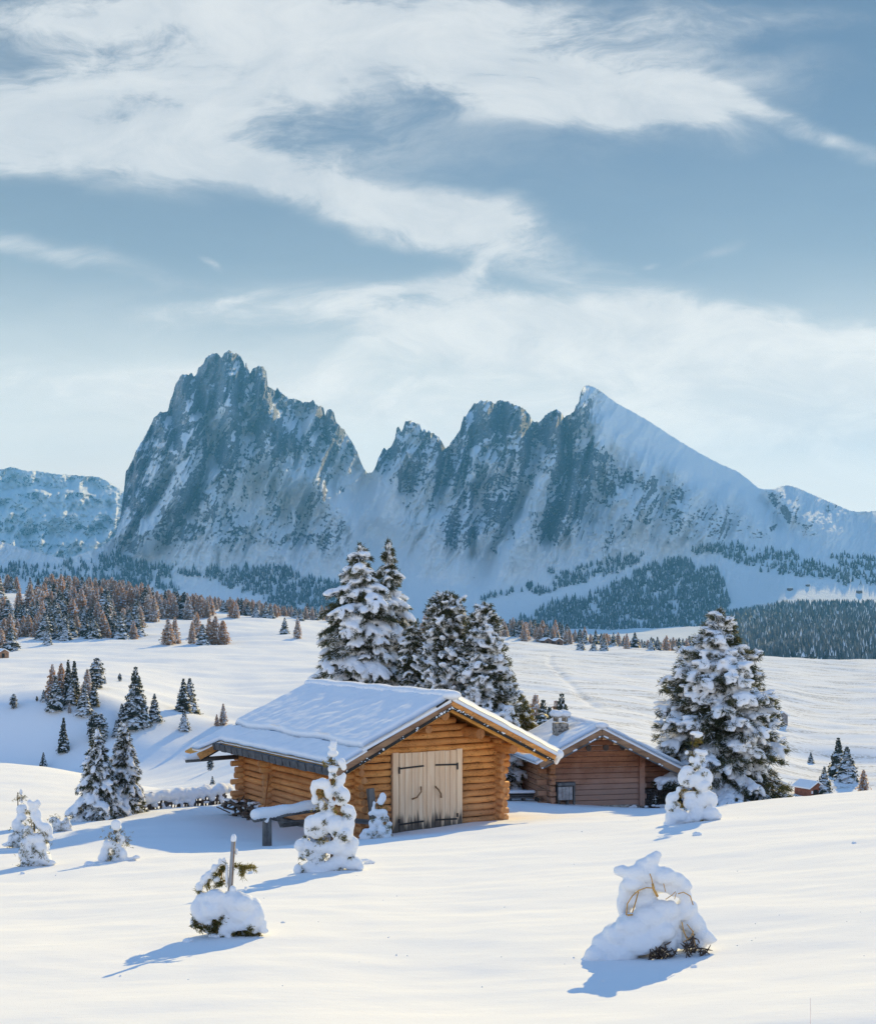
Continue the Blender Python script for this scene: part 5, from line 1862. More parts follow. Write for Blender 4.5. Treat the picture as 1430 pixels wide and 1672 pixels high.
sapling("buried_shrub", 374, 12.55, (290, 1350), 7.965, [
    (540, 470, 30, 60, 60), (470, 550, 50, 60, 60), (400, 640, 60, 60, 60), (340, 700, 60, 70, 60), (270, 800, 56, 70, 60), (500, 700, 60, 60, 70), (640, 640, 26, 190, 20), (600, 460, 30, 60, 60),
    (360, 960, 150, 110), (500, 920, 160, 120), (260, 1060, 90, 140), (330, 1140, 130, 120), (470, 1060, 160, 140), (200, 1240, 36, 80), (400, 1230, 60, 60), (250, 1190, 50, 80), (560, 1140, 60, 120),
    (700, 980, 150, 160), (850, 980, 160, 130), (960, 1050, 130, 150), (1030, 1150, 110, 160), (830, 1120, 190, 170), (960, 1220, 150, 140), (1100, 1280, 70, 100), (890, 800, 26, 36), (720, 800, 50, 50), (800, 880, 60, 50),
    (640, 1180, 90, 180), (620, 1330, 100, 120), (720, 1290, 90, 90), (560, 1440, 80, 50), (680, 1430, 60, 70), (820, 1280, 130, 70), (1000, 1340, 80, 50), (1130, 1350, 70, 36), (460, 1420, 70, 40, 20), (400, 1480, 80, 30, 40), (640, 1490, 90, 26), (560, 1330, 330, 150, 190), (900, 1380, 220, 80, 120)],
    [(260, 1240, 1.0), (255, 1280, 1.0), (320, 1330, .8), (390, 1280, .6), (480, 1230, .8), (490, 1280, .8), (590, 1180, .8), (570, 1230, 1.0), (590, 1160, .6), (520, 1310, .8), (450, 1340, .6), (500, 1370, .6), (725, 1370, .6), (800, 1390, .7), (900, 1390, 1.0), (895, 1340, .8), (970, 1290, .7), (1050, 1380, .9), (590, 1420, .5), (560, 1490, .5), (640, 1490, .5), (960, 1380, .6), (240, 1210, .7)],
    31, "drooping shrub bowed under a snow dome with a bare stake rising from it", "shrub", stem=False, voxel=.012, needle_len=.045, lump=.014, extra=stake)


# hooded shrub at lower right (magnified 5.5 from (930, 1370))
def hood_stems(root, loc, k):
    mb = MB()
    for pts, rad in (([(700, 290), (715, 330), (725, 380)], .005), ([(725, 380), (735, 430), (770, 495)], .012), ([(740, 420), (670, 415), (600, 440), (545, 490), (500, 560), (492, 660)], .006), ([(600, 450), (575, 540), (545, 640)], .006),
                     ([(500, 660), (550, 655)], .008), ([(800, 310), (820, 370), (840, 450)], .004), ([(840, 520), (900, 480), (930, 450)], .004), ([(950, 470), (1000, 455), (1060, 490), (1085, 570)], .005), ([(920, 520), (935, 460)], .003),
                     ([(985, 720), (1000, 800), (1030, 870)], .006), ([(1030, 740), (1080, 800), (1100, 900), (1110, 980)], .005), ([(1000, 900), (1060, 860), (1090, 800)], .004)):
        p = [loc(x, y, -.10) for x, y in pts]
        mb.tube(p, [rad] * len(p), 6)
    mb.build("dry_stems", M['amber'], root)
    mb = MB()
    r = random.Random(3)
    for (cx, cy_, sx, sy, n) in ((790, 1000, 120, 80, 70), (1060, 930, 60, 90, 40), (1160, 990, 50, 20, 14)):
        for e in range(n):
            c = loc(cx + r.gauss(0, .5) * sx, cy_ + r.gauss(0, .5) * sy, r.uniform(-.16, -.02))
            d = Vector((r.uniform(-1, 1), r.uniform(-.6, .2), r.uniform(-1, 1))) * r.uniform(.02, .06)
            mb.tube([c - d, c + Vector((0, -.01, 0)), c + d], [.004, .008, .003], 5)
    mb.build("dark_leaves", M['bark'], root)


sapling("buried_shrub", 1056, 10.75, (930, 1370), 5.5, [
    (780, 140, 46, 44), (740, 180, 70, 60), (680, 230, 100, 70), (480, 290, 80, 60, 20), (440, 300, 44, 36, 20), (600, 300, 120, 80), (720, 300, 120, 100), (840, 320, 110, 90), (940, 360, 100, 80), (1020, 420, 74, 80), (560, 400, 110, 70), (500, 480, 60, 110, 50), (470, 600, 44, 110, 60), (1040, 520, 60, 90, 20), (860, 420, 100, 70, 20), (720, 420, 110, 60, 40),
    (560, 560, 60, 90, 90), (680, 560, 120, 90, 70), (960, 480, 80, 50, 20),
    (820, 640, 150, 100), (700, 690, 160, 110), (900, 640, 80, 100), (930, 740, 54, 130), (560, 760, 160, 110), (430, 850, 150, 110), (330, 940, 140, 110), (240, 1030, 120, 90), (170, 1100, 90, 60), (90, 1140, 50, 22), (620, 900, 190, 130), (800, 820, 150, 100), (450, 1000, 180, 130), (330, 1090, 170, 80), (520, 1090, 110, 60), (900, 940, 60, 100), (930, 1020, 36, 50), (810, 940, 30, 60),
    (1040, 640, 80, 110, 40), (1100, 640, 60, 90, 40), (1120, 760, 90, 110, 60), (1180, 800, 60, 90, 60), (1200, 880, 80, 90, 60), (1250, 900, 60, 70, 60), (1290, 920, 50, 34, 60), (1160, 940, 60, 60, 40), (985, 880, 26, 80), (1040, 780, 40, 60, 60), (1000, 960, 30, 40),
    (780, 1020, 180, 110, 190), (1060, 930, 100, 110, 170), (1190, 980, 80, 50, 130), (640, 1120, 130, 50, 70), (790, 440, 170, 90, 150), (530, 610, 60, 90, 140), (1030, 760, 80, 100, 150), (300, 1150, 200, 30, 20), (850, 1100, 200, 30, 120)],
    [], 32, "hooded dry shrub buried in snow like a crouching figure at lower right", "shrub", stem=False, voxel=.014, lump=.014, extra=hood_stems)
# ------------------------------------------------------------------ smaller conifers: one mesh of each sort, then copies
def spruce_template(name, seed, width, layers, kind='spruce', rag=.25, snow=.6):
    """unit height; slot 0 foliage, slot 1 snow or frost"""
    r = random.Random(seed)
    V, F3, F4, m3, m4 = [], [], [], [], []

    def v(*p):
        V.append(p)
        return len(V) - 1
    for k in range(layers):
        t = (k + r.uniform(.1, .9)) / layers
        h = .035 + .95 * t
        if kind == 'pine':
            R = width * max(.08, 1 - max(0, t - .5) ** 2 * 3.6) * (.72 + .28 * min(1, t * 3))
        elif kind == 'larch':
            R = width * (1 - t) ** .72 * (.75 + .25 * min(1, t * 5))
        else:
            R = width * (1 - t) ** .86
        R = max(R, .012)
        n = max(5, int((10 if kind != 'larch' else 12) * (.55 + .6 * R / width)))
        a0 = r.uniform(0, 6.28)
        for j in range(n):
            az = a0 + 6.283 * (j + r.uniform(-.4, .4)) / n
            L = R * r.uniform(1 - rag * 1.6, 1 + rag * .7)
            c, s = math.cos(az), math.sin(az)
            dr = (.34 if kind == 'spruce' else (.10 if kind == 'larch' else .16)) * L * r.uniform(.6, 1.5)
            up = .10 * L
            hw = L * (.42 if kind != 'larch' else .26) + .012
            z1, z2 = h + up - dr * .35, h + up * .2 - dr

            def P(rad, side, z):
                return v(c * rad - s * side, s * rad + c * side, z)
            # body of the bough: a drooping leaf-like fan with a hanging fringe
            a = P(.02 * L, 0, h + .01)
            b1, b2 = P(.55 * L, hw, z1 - .25 * hw), P(.55 * L, -hw, z1 - .25 * hw)
            mid = P(.58 * L, 0, z1 + .15 * hw)
            e = P(L, r.uniform(-.2, .2) * hw, z2)
            sn = r.random() < snow
            for f in ((a, b1, mid), (a, mid, b2), (mid, b1, e), (mid, e, b2)):
                F3.append(f)
                m3.append(1 if sn and r.random() < .85 else 0)
            for q in range(5):
                rr = r.uniform(.35, .95) * L
                sd = r.uniform(-1, 1) * hw
                zz = h + up * .6 - dr * (rr / L) ** 1.5
                ln = r.uniform(.3, .8) * (.10 if kind == 'larch' else .085)
                F3.append((P(rr - .018, sd, zz), P(rr + .018, sd + .014, zz), P(rr + r.uniform(-.01, .02), sd, zz - ln)))
                m3.append(1 if r.random() < (.12 if kind == 'spruce' else .35) else 0)
    # leader
    a, b, c, d = v(.012, 0, .93), v(-.008, .01, .93), v(-.008, -.01, .93), v(0, 0, 1.0)
    F3 += [(a, b, d), (b, c, d), (c, a, d)]
    m3 += [1, 0, 1]
    mats = {'spruce': (M['spruce'], M['frost']), 'pine': (M['spruce'], M['frost']), 'larch': (M['larch'], M['frost'])}[kind]
    o = mesh_np(name, V, [np.array(F3)], list(mats), smooth=False, midx=m3)
    me = o.data
    bpy.data.objects.remove(o)
    # trunk of its own
    mb = MB()
    mb.tube([(0, 0, -.06), (0, 0, .5), (0, 0, .95)], [.022, .013, .003], 6)
    tr = mb.build("trunk", M['bark'])
    tm = tr.data
    bpy.data.objects.remove(tr)
    return me, tm


TPL = {}
for k_, sd_ in enumerate((3, 5, 8)):
    TPL['spruce%d' % k_] = spruce_template("crown", sd_, .27, 24, 'spruce', snow=.52)
    TPL['frost%d' % k_] = spruce_template("crown", sd_ + 20, .30, 22, 'spruce', snow=.82)
    TPL['slim%d' % k_] = spruce_template("crown", sd_ + 40, .17, 26, 'spruce', rag=.2, snow=.42)
    TPL['pine%d' % k_] = spruce_template("crown", sd_ + 60, .24, 22, 'pine', rag=.22, snow=.40)
    TPL['larch%d' % k_] = spruce_template("crown", sd_ + 80, .235, 26, 'larch', rag=.3, snow=.40)
    TPL['rime%d' % k_] = spruce_template("crown", sd_ + 90, .22, 26, 'larch', rag=.3, snow=.66)


def lone_tree(px, top, base, sort, label, y0=95.0, y1=900.0, Y=None, group=None, cat="tree", name=None, wide=1.0):
    if Y is None:
        Y = hit(px, base, y0, y1)
    p = on_ground(px, Y)
    H = max(.5, (base - top) / FOC * Y)
    if Y > 0 and abs((HZ - FOC * p.z / Y) - base) > 6:
        H = (HZ - top) / FOC * Y - p.z
    me, tm = TPL[sort]
    nm = name or {'s': 'spruce_tree', 'f': 'frosted_spruce', 'p': 'pine_tree', 'l': 'larch_tree', 'r': 'frosted_larch'}[sort[0]]
    root = empty(nm, p, random.uniform(0, 6.28))
    root.scale = (H * wide * 1.12, H * wide * 1.12, H)
    tag(root, label, cat, group)
    c = bpy.data.objects.new("crown", me)
    COL.objects.link(c)
    c.parent = root
    c = bpy.data.objects.new("trunk", tm)
    COL.objects.link(c)
    c.parent = root
    return root


def Z5(x, y):
    return x / 3.405, 1040 + y / 3.405


GM = "conifers standing along the blue shaded bank"
# (x, top, base, sort, label) read in a view enlarged 3.405 from (0, 1040)
MID = [
    (78, 305, 390, 'pine0', "small dark bushy tree alone at the far left of the shaded bank"),
    (207, 322, 352, 'pine1', "tiny round bush between the lone left tree and the tree clump"),
    (245, 288, 356, 'frost0', "short frosted spruce at the left foot of the tree clump"),
    (293, 148, 345, 'rime0', "tall grey frosted larch at the left end of the tree clump"),
    (312, 212, 407, 'frost1', "broad pale spruce in front of the clump, lowest on its left"),
    (342, 140, 330, 'larch1', "pinkish brown larch inside the left part of the tree clump"),
    (381, 118, 330, 'slim0', "thin dark spruce spire in the middle of the tree clump"),
    (415, 124, 340, 'slim1', "thin spire right of the middle of the tree clump"),
    (400, 215, 366, 'spruce0', "dark spruce with full skirts in front of the two thin spires"),
    (486, 168, 365, 'rime1', "frosted pointed tree in the right part of the tree clump"),
    (470, 248, 420, 'frost2', "snow dusted spruce lowest at the clump's right front"),
    (522, 236, 372, 'spruce1', "dark skirted spruce at the clump's right edge"),
    (540, 110, 288, 'pine2', "tall dark columnar pine right of and above the tree clump"),
    (582, 212, 258, 'frost0', "small frosted tree at the right foot of the columnar pine"),
    (668, 200, 246, 'pine0', "dark round bush alone on the sunlit edge of the bank"),
    (755, 157, 470, 'spruce2', "tallest spruce of the central trio, rising behind two others"),
    (738, 300, 502, 'frost1', "left front spruce of the central trio"),
    (792, 310, 484, 'frost2', "right front spruce of the central trio"),
    (860, 303, 460, 'spruce0', "separate spruce just right of the central trio"),
    (678, 362, 488, 'spruce1', "dark spruce just left of the central trio"),
    (648, 452, 545, 'frost0', "small pale spruce low left of the central trio"),
    (355, 432, 628, 'slim2', "dark narrow spruce alone in the blue shadow"),
    (530, 408, 575, 'pine1', "left of two joined dark pines above the snowy spruce pair"),
    (562, 418, 578, 'pine2', "right of two joined dark pines above the snowy spruce pair"),
    (243, 632, 722, 'spruce2', "small dark spruce half behind the snow crest at lower left"),
    (246, 690, 738, 'frost1', "little frosted spruce peeping over the snow crest at lower left"),
    (1020, 224, 415, 'spruce0', "left tree of the two close spruces up slope from the barn"),
    (1056, 219, 416, 'frost0', "right tree of the two close spruces up slope from the barn"),
    (1026, 398, 516, 'frost2', "whitened spruce just below the two close spruces"),
    (1242, 368, 490, 'rime2', "beige frosted larch right behind the barn's rear eave"),
    (1206, 424, 492, 'larch0', "short larch left of the beige one by the barn's rear eave"),
    (1170, 668, 742, 'pine0', "dark shrubby tree seen under the barn's rear gutter"),
    (1182, 770, 852, 'frost1', "frosted shrubby tree lower, beside the barn's rear log corner"),
    (388, 362, 422, 'rime1', "faint bare frosted shrub at the foot of the tree clump"),
]
for i_, (x_, t_, b_, so_, la_) in enumerate(MID):
    px_, ba_ = Z5(x_, b_)
    lone_tree(px_, Z5(0, t_)[1], ba_, so_, la_, group=GM)

GR = "conifers on the right hand snow slope"
for (px_, t_, b_, so_, la_, w_) in (
        (1368, 1203, 1268, 'spruce1', "left of two overlapping spruces on the right snow mound", 1.1), (1382, 1216, 1274, 'frost0', "right and nearer of two overlapping spruces on the right mound", 1.25),
        (1345, 1250, 1301, 'frost1', "snowy spruce covering the right end of the small red hut", 1.1), (1409, 1256, 1295, 'rime0', "pale frosted tree near the right picture edge", 1.3),
        (1323, 1227, 1245, 'spruce2', "tiny spruce on the crest left of the two mound spruces", 1.2)):
    lone_tree(px_, t_, b_, so_, la_, y0=200, group=GR, wide=w_)
GB = "far trees rising behind the old cabin's roof"
for (px_, t_, Yd_, so_, la_) in (
        (874, 1131, 150, 'rime1', "tall brownish frosted larch behind the gap between barn and cabin"), (886, 1139, 140, 'spruce0', "bluish spruce behind the cabin's chimney, left side"),
        (897, 1150, 150, 'frost2', "lower frosted spruce straight behind the cabin chimney"), (907, 1142, 160, 'rime2', "thin frosted tree just right of the cabin chimney"),
        (917, 1130, 150, 'spruce2', "dark spruce standing farthest right behind the cabin roof"), (862, 1150, 155, 'frost1', "snowy spruce hard against the barn pines' right foot")):
    lone_tree(px_, t_, HZ, so_, la_, Y=Yd_, group=GB)

# ------------------------------------------------------------------ the woods on the skyline of the meadows
TOPS_L = [(-300, 915), (0, 934), (40, 931), (95, 936), (110, 940), (160, 943), (210, 946), (260, 957), (300, 968), (340, 975), (400, 978), (430, 983), (460, 990), (500, 992), (560, 1000)]


def wood_spots():
    r = random.Random(99)
    S = []

    def add(px, py, h_px, sort, label, group, Y=None):
        y = Y or hit(px, py, 480, 1150)
        S.append((y, px, py, h_px, sort, label, group))
    GW = "trees of the hillside wood on the left"
    la_l = "rust tinged frosted larch in the dense hillside wood on the left"
    la_s = "grey green frosted spruce in the dense hillside wood on the left"
    rows = [
        # (px range, base row left, base row right, number, height)
        (-60, 235, 975, 975, 44, 36), (-60, 300, 962, 985, 50, 34), (60, 330, 1002, 1004, 44, 40), (0, 235, 1022, 1028, 34, 40), (-60, 60, 1038, 1042, 12, 36), (60, 232, 1040, 1040, 24, 36),
        (230, 350, 1012, 1004, 22, 38), (300, 470, 992, 1004, 36, 34), (380, 520, 1004, 1010, 26, 30), (-60, 130, 990, 992, 14, 34),
    ]
    for x0, x1, r0, r1, n, hh in rows:
        for k in range(n):
            t = (k + r.uniform(-.3, .3)) / n
            px = x0 + (x1 - x0) * t
            py = r0 + (r1 - r0) * t + r.uniform(-5, 5)
            if 0 < px < 72 and 966 < py < 992:
                continue
            # keep the tree tops on the skyline of the photograph
            cap = float(np.interp(px, *zip(*TOPS_L)))
            lar = r.random() < (.72 if py < 1015 else .38)
            h_ = hh * r.uniform(.75, 1.3)
            if py - h_ < cap - 4:
                h_ = max(16, py - cap + r.uniform(-3, 5))
            add(px, py, h_, (('larch%d' if py < 1000 or r.random() < .4 else 'rime%d') if lar else r.choice(('spruce%d', 'frost%d', 'frost%d'))) % r.randrange(3), la_l if lar else la_s, GW)
    # edge clumps standing free in front of the wood
    GE = "free standing trees in front of the hillside wood"
    for px, py, h_, so, la in ((275, 1052, 44, 'larch0', "frosted larch pair's left tree in front of the hillside wood"), (286, 1051, 46, 'larch1', "frosted larch pair's right tree in front of the hillside wood"),
                               (314, 1051, 38, 'rime0', "pale narrow larch, first of the free clump before the wood"), (321, 1040, 44, 'larch2', "brown larch standing behind the free clump before the wood"),
                               (331, 1053, 36, 'frost0', "white spruce second from left in the free clump"), (342, 1052, 46, 'larch0', "broad rusty larch in the middle of the free clump"),
                               (352, 1052, 48, 'larch1', "tallest golden larch of the free clump"), (364, 1052, 42, 'larch2', "rusty larch at the right end of the free clump"),
                               (465, 1035, 28, 'frost1', "snowy spruce alone on the crest, left of two"), (486, 1042, 36, 'rime1', "snowy tree alone on the crest, right of two"),
                               (108, 1045, 34, 'frost2', "snowy spruce at the front edge of the wood, far left"), (79, 1052, 28, 'frost0', "small spruce at the front edge of the wood by the slope"),
                               (18, 1062, 40, 'frost1', "bushy frosted spruce at the left edge above the small hut"), (3, 1058, 34, 'rime2', "frosted tree cut by the left picture edge")):
        add(px, py, h_, so, la, GE)
    # strip of wood beyond the meadow on the right
    GS_ = "strip of frosted wood beyond the meadow"
    lb_l = "pinkish frosted larch in the strip of wood beyond the meadow"
    lb_s = "pale frosted spruce in the strip of wood beyond the meadow"
    for x0, x1, r0, r1, n, hh in ((500, 700, 1012, 1018, 26, 24), (690, 800, 1024, 1034, 18, 30), (795, 935, 1024, 1030, 34, 30), (800, 935, 1033, 1038, 24, 28), (935, 1140, 1056, 1064, 40, 24), (950, 1140, 1050, 1060, 26, 24), (1140, 1250, 1066, 1074, 16, 16), (1225, 1330, 1074, 1078, 14, 10)):
        for k in range(n):
            t = (k + r.uniform(-.4, .4)) / n
            px = x0 + (x1 - x0) * t
            py = r0 + (r1 - r0) * t + r.uniform(-2, 2)
            lar = r.random() < .6
            Yd = r.uniform(880, 1080) + (0 if px > 790 else 40)
            add(px, py, hh * r.uniform(.7, 1.2), ('rime%d' if lar else 'frost%d') % r.randrange(3) if r.random() < .6 else ('larch%d' if lar else 'spruce%d') % r.randrange(3), lb_l if lar else lb_s, GS_, Y=Yd)
    for px, py, h_, la in ((948, 1061, 24, "leftmost of the lone spruces on the far meadow edge"), (969, 1062, 18, "second lone spruce on the far meadow edge"), (986, 1062, 22, "third lone spruce on the far meadow edge, by the strip of wood")):
        add(px, py, h_, 'frost0', la, "lone spruces on the far meadow edge")
    return S


SPOTS = wood_spots()


def plant_wood():
    kinds = {}
    for s_ in sorted(SPOTS, key=lambda q: -q[3]):
        kinds.setdefault('larch' if s_[4][0] in 'lr' else 'spruce', []).append(s_)
    n_over = 0
    for kd, L in kinds.items():
        for i, (Y, px, py, hp, so, la, gr) in enumerate(L):
            p = on_ground(px, Y)
            H = hp / FOC * Y
            if i >= 260 and gr.startswith("strip"):
                n_over += 1
                continue
            o = bpy.data.objects.new({'larch': 'larch_tree', 'spruce': 'spruce_tree'}[kd], TPL[so][0])
            COL.objects.link(o)
            o.location = (p.x, p.y, p.z - .02 * H)
            o.rotation_euler = (0, 0, random.uniform(0, 6.28))
            w = random.uniform(1.1, 1.6)
            o.scale = (H * w, H * w, H)
            tag(o, la, "tree", gr)


plant_wood()

# ------------------------------------------------------------------ far off woods that read as one mass
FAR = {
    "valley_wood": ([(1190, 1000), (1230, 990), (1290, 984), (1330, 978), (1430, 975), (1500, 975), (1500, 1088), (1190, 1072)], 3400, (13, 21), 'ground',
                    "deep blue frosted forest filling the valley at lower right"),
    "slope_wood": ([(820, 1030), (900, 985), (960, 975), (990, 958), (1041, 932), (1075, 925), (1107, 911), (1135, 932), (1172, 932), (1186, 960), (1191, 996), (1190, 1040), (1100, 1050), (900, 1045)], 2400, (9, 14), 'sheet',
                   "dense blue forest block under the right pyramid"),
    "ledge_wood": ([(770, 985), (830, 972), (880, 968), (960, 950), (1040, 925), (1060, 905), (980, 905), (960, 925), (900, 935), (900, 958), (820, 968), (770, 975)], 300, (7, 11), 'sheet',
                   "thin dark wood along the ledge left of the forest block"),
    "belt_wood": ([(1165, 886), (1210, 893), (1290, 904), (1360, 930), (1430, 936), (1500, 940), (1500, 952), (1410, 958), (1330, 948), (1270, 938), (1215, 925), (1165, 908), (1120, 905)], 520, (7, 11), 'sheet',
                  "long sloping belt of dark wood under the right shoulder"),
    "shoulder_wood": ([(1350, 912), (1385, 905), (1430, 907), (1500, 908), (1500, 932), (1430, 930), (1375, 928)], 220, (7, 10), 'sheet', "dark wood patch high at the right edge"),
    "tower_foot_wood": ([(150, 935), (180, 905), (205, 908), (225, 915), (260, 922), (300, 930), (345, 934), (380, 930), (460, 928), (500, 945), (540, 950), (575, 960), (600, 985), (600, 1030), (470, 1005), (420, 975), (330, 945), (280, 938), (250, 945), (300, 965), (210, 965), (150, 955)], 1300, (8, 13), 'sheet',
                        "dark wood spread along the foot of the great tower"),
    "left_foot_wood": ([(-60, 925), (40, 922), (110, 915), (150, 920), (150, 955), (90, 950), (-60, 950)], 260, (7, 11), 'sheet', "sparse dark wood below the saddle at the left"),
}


def in_poly(x, y, poly):
    c = False
    j = len(poly) - 1
    for i in range(len(poly)):
        xi, yi = poly[i]
        xj, yj = poly[j]
        if (yi > y) != (yj > y) and x < (xj - xi) * (y - yi) / (yj - yi) + xi:
            c = not c
        j = i
    return c


def build_far_woods():
    # one little tree: three ragged skirts
    for nm, (poly, n, (h0, h1), where, lab) in FAR.items():
        r = random.Random(len(nm))
        V, F, mi = [], [], []
        xs, ys = zip(*poly)
        tries = made = 0
        while made < n and tries < n * 30:
            tries += 1
            px, py = r.uniform(min(xs), max(xs)), r.uniform(min(ys), max(ys))
            if not in_poly(px + 16 * float(perlin(px / 22, py / 14, 61)), py + 9 * float(perlin(px / 19, py / 12, 62)), poly):
                continue
            if where != 'ground' and float(fbm(px / 34, py / 16, 3, 300)) < -.34 and r.random() < .9:
                continue
            if where == 'ground':
                Y = hit(px, max(py, 998.0), 1700, 4300)
                p = on_ground(px, Y)
            else:
                p = sheet_point(px, py)
                Y = p.y
            H = r.uniform(h0, h1) / FOC * Y * (1.2 if where == 'ground' and py > 1040 else 1.0)
            W = H * r.uniform(.20, .30)
            made += 1
            for k, (zb, zt, w) in enumerate(((.0, .55, 1.0), (.25, .8, .78), (.52, 1.03, .5))):
                i0 = len(V)
                a0 = r.uniform(0, 6.28)
                m = 6
                for q in range(m):
                    a = a0 + 6.283 * q / m
                    ww = W * w * r.uniform(.65, 1.15)
                    V.append((p.x + math.cos(a) * ww, p.y + math.sin(a) * ww, p.z + H * (zb + r.uniform(-.05, .05))))
                V.append((p.x, p.y, p.z + H * zt))
                for q in range(m):
                    F.append((i0 + q, i0 + (q + 1) % m, i0 + m))
                    mi.append(1 if r.random() < .09 else 0)
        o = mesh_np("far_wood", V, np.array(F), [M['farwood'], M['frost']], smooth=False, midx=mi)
        tag(o, lab, "forest", kind='stuff')


build_far_woods()


# ------------------------------------------------------------------ far huts and hay barns
def far_hut(px, row, Y, wpx, rz, label, mat, tall=.55, group=None, window=False):
    p = on_ground(px, Y)
    p.z = min(p.z, (HZ - row) / FOC * Y)
    w = wpx / FOC * Y
    root = empty("far_hut", p, rz)
    tag(root, label, "hut", group)
    h, d = w * tall, w * 1.15
    rh = w * .26
    mb = MB()
    mb.box((0, 0, h / 2 - .2 * h), (w, d, h * 1.4))
    V = [Vector(q) for q in ((-w / 2, -d / 2, h), (w / 2, -d / 2, h), (w / 2, d / 2, h), (-w / 2, d / 2, h), (0, -d / 2, h + rh), (0, d / 2, h + rh))]
    b = [mb.bm.verts.new(q) for q in V]
    for f in ((0, 1, 4), (2, 3, 5), (1, 2, 5, 4), (3, 0, 4, 5)):
        mb.bm.faces.new([b[i] for i in f])
    mb.build("walls", mat, root)
    for sg in (-1, 1):
        t = .09 * w
        mb = MB()
        a0, a1 = Vector((0, 0, h + rh + .02)), Vector((sg * w * .64, 0, h - rh * .28))
        y0, y1 = -d * .6, d * .6
        mb.hexa([Vector((a0.x, y0, a0.z)), Vector((a1.x, y0, a1.z)), Vector((a1.x, y1, a1.z)), Vector((a0.x, y1, a0.z)),
                 Vector((a0.x, y0, a0.z + t)), Vector((a1.x, y0, a1.z + t)), Vector((a1.x, y1, a1.z + t)), Vector((a0.x, y1, a0.z + t))])
        mb.build("snowy_roof", M['snow'], root, bevel=t * .3)
    mb = MB()
    mb.box((-.1 * w, -d / 2 - .02, h * .42), (w * .28, .06, h * .72))
    mb.build("door", M['dark'], root)
    if window:
        for x in (-.36, .18, .36):
            mb = MB()
            mb.box((x * w, -d / 2 - .03, h * .55), (w * .10, .07, h * .26))
            mb.build("window", M['frost'], root)
    return root


far_hut(1268, 1179, hit(1268, 1180, 360, 700), 22, .5, "grey hay hut on the white meadow right of the great pine", mat_plain("grey_hut", (.20, .19, .20), .85, .4, 1.0))
far_hut(1320, 1296, hit(1320, 1300, 200, 315), 30, .5, "small red brown hut half hidden by a spruce on the right slope", mat_plain("red_hut", (.24, .085, .05), .85, .4, 1.0), window=True)
far_hut(891, 1047, 880, 13, .4, "left of two brown huts on the far meadow rise", M['hut_red'], group="two huts on the far meadow rise")
far_hut(909, 1046, 880, 13, .4, "right of two brown huts on the far meadow rise", M['hut_red'], group="two huts on the far meadow rise")
far_hut(2, 1073, hit(4, 1074, 300, 700), 17, .9, "brown hut cut off by the left picture edge", mat_plain("brown_hut", (.30, .17, .10), .85, .4, 1.0))


def sheet_hut(px, py, wpx, lab):
    p = sheet_point(px, py)
    w = wpx / FOC * p.y
    root = empty("far_hut", p, .3)
    tag(root, lab, "hut", "specks of huts in the far sunny clearing")
    mb = MB()
    mb.box((0, 0, w * .15), (w, w, w * .7))
    mb.build("walls", M['hut_red'], root)
    mb = MB()
    mb.hexa([Vector(q) for q in ((-w * .6, -w * .6, w * .5), (w * .6, -w * .6, w * .5), (w * .6, w * .6, w * .5), (-w * .6, w * .6, w * .5),
                                 (-w * .1, -w * .5, w * .8), (w * .1, -w * .5, w * .8), (w * .1, w * .5, w * .8), (-w * .1, w * .5, w * .8))])
    mb.build("snowy_roof", M['snow'], root)


sheet_hut(1289, 964, 7, "dark speck of a hut at the shadow's edge of the far clearing")
sheet_hut(1318, 957, 5, "small hut speck higher in the far clearing")
sheet_hut(1402, 968, 7, "hut speck at the right of the far clearing")


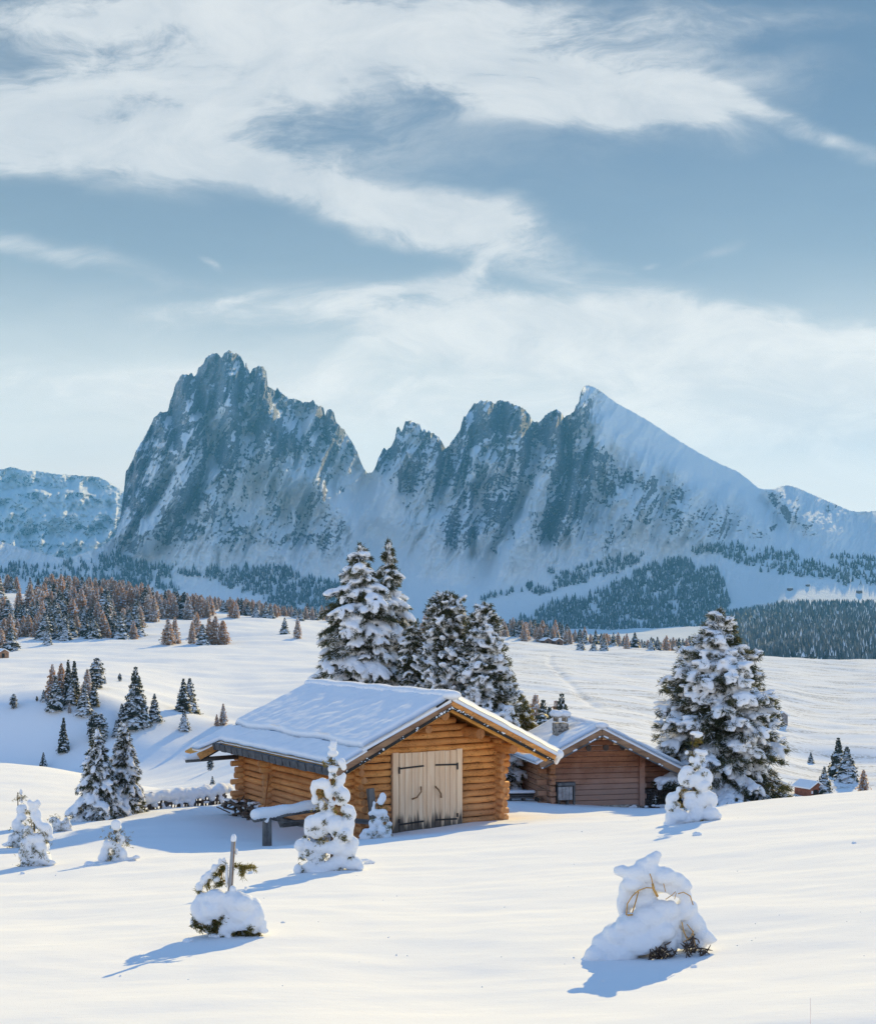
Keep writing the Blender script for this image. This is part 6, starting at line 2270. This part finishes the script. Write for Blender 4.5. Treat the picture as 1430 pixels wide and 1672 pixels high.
# ------------------------------------------------------------------ clods of snow on the open slope
CLODS = [(409, 1425, 9, "small grey clod of snow right of the bare stake"), (1133, 1578, 11, "round clod of snow in front of the hooded shrub"), (37, 1427, 10, "clod of snow below the left edge saplings"),
         (307, 1537, 17, "flat clod of snow at the left foot of the stake shrub"), (1394, 1376, 8, "twiggy clod of snow high on the right slope"), (603, 1410, 17, "clod of snow at the right foot of the tall sapling"),
         (148, 1413, 18, "crumbled clod of snow left of the lone stubby sapling"), (1233, 1508, 4, "tiny snow crumb right of the hooded shrub"), (1272, 1494, 3, "tiny snow crumb farther right of the hooded shrub"), (463, 1507, 8, "small clod right of the stake shrub"),
         (1135, 1363, 16, "low twig tip half buried below the cabin sapling")]
for i_, (px_, py_, w_, la_) in enumerate(CLODS):
    Y_ = hit(px_, py_, 6.0, 60.0)
    k_ = Y_ / FOC
    r_ = random.Random(i_)
    p_ = on_ground(px_, Y_)
    b_ = [((r_.uniform(-.3, .3) * w_ * k_, r_.uniform(-.2, .2) * w_ * k_, .12 * w_ * k_), (w_ * k_ * r_.uniform(.22, .42), w_ * k_ * .35, w_ * k_ * r_.uniform(.18, .32)), None) for _ in range(5)]
    o_ = snow_blobs("snow_clod", b_, max(.006, w_ * k_ * .09), M['snow_fine'], None, sub=1, smooth=1)
    o_.location = p_
    tag(o_, la_, "snow clod", "clods of snow on the open slope")

# thin reddish straw at the bottom right
Y_ = hit(1322, 1672, 5.0, 20.0)
p_ = on_ground(1322, Y_)
o_ = MB().tube([p_ + Vector((0, 0, -.03)), p_ + Vector((.003, 0, .08)), p_ + Vector((0, 0, .17))], [.0016, .0014, .001], 5).build("straw", mat_plain("red_straw", (.8, .6, .55), .8, .2, 20))
tag(o_, "single thin reddish straw sticking out of the snow at bottom right", "straw")


# ------------------------------------------------------------------ crumbs fallen from twigs, scattered over the open snow
def build_crumbs():
    r = random.Random(41)
    V0, F0 = ico(1)
    V, F = [], []
    homes = [(374, 1530), (541, 1421), (1056, 1562), (1130, 1342), (55, 1413), (189, 1405), (820, 1420), (1300, 1480), (1250, 1500), (700, 1560), (460, 1450)]
    for k in range(40):
        hx, hy = r.choice(homes)
        px, py = hx + r.gauss(0, 120), hy + abs(r.gauss(0, 45)) - 12
        if not (-40 < px < 1470) or py > 1690:
            continue
        if py < 1400 - .09 * max(0, px - 300):
            continue
        Y = hit(px, py, 6.0, 40.0)
        p = on_ground(px, Y)
        q = r.choice((.005, .006, .007, .009, .012)) * (Y / 12) ** .5
        A = V0 * np.array([q * r.uniform(.8, 1.7), q * r.uniform(.8, 1.5), q * r.uniform(.6, 1.1)]) * (1 + .25 * np.array([[r.uniform(-1, 1)] for _ in V0]))
        F.append(F0 + len(V0) * len(V))
        V.append(A + np.array([p.x, p.y, p.z + q * .25]))
    o = mesh_np("snow_crumbs", np.concatenate(V), np.concatenate(F), M['snow_fine'])
    tag(o, "tiny crumbs of snow fallen over the open slope", "snow crumbs", kind='stuff')


build_crumbs()
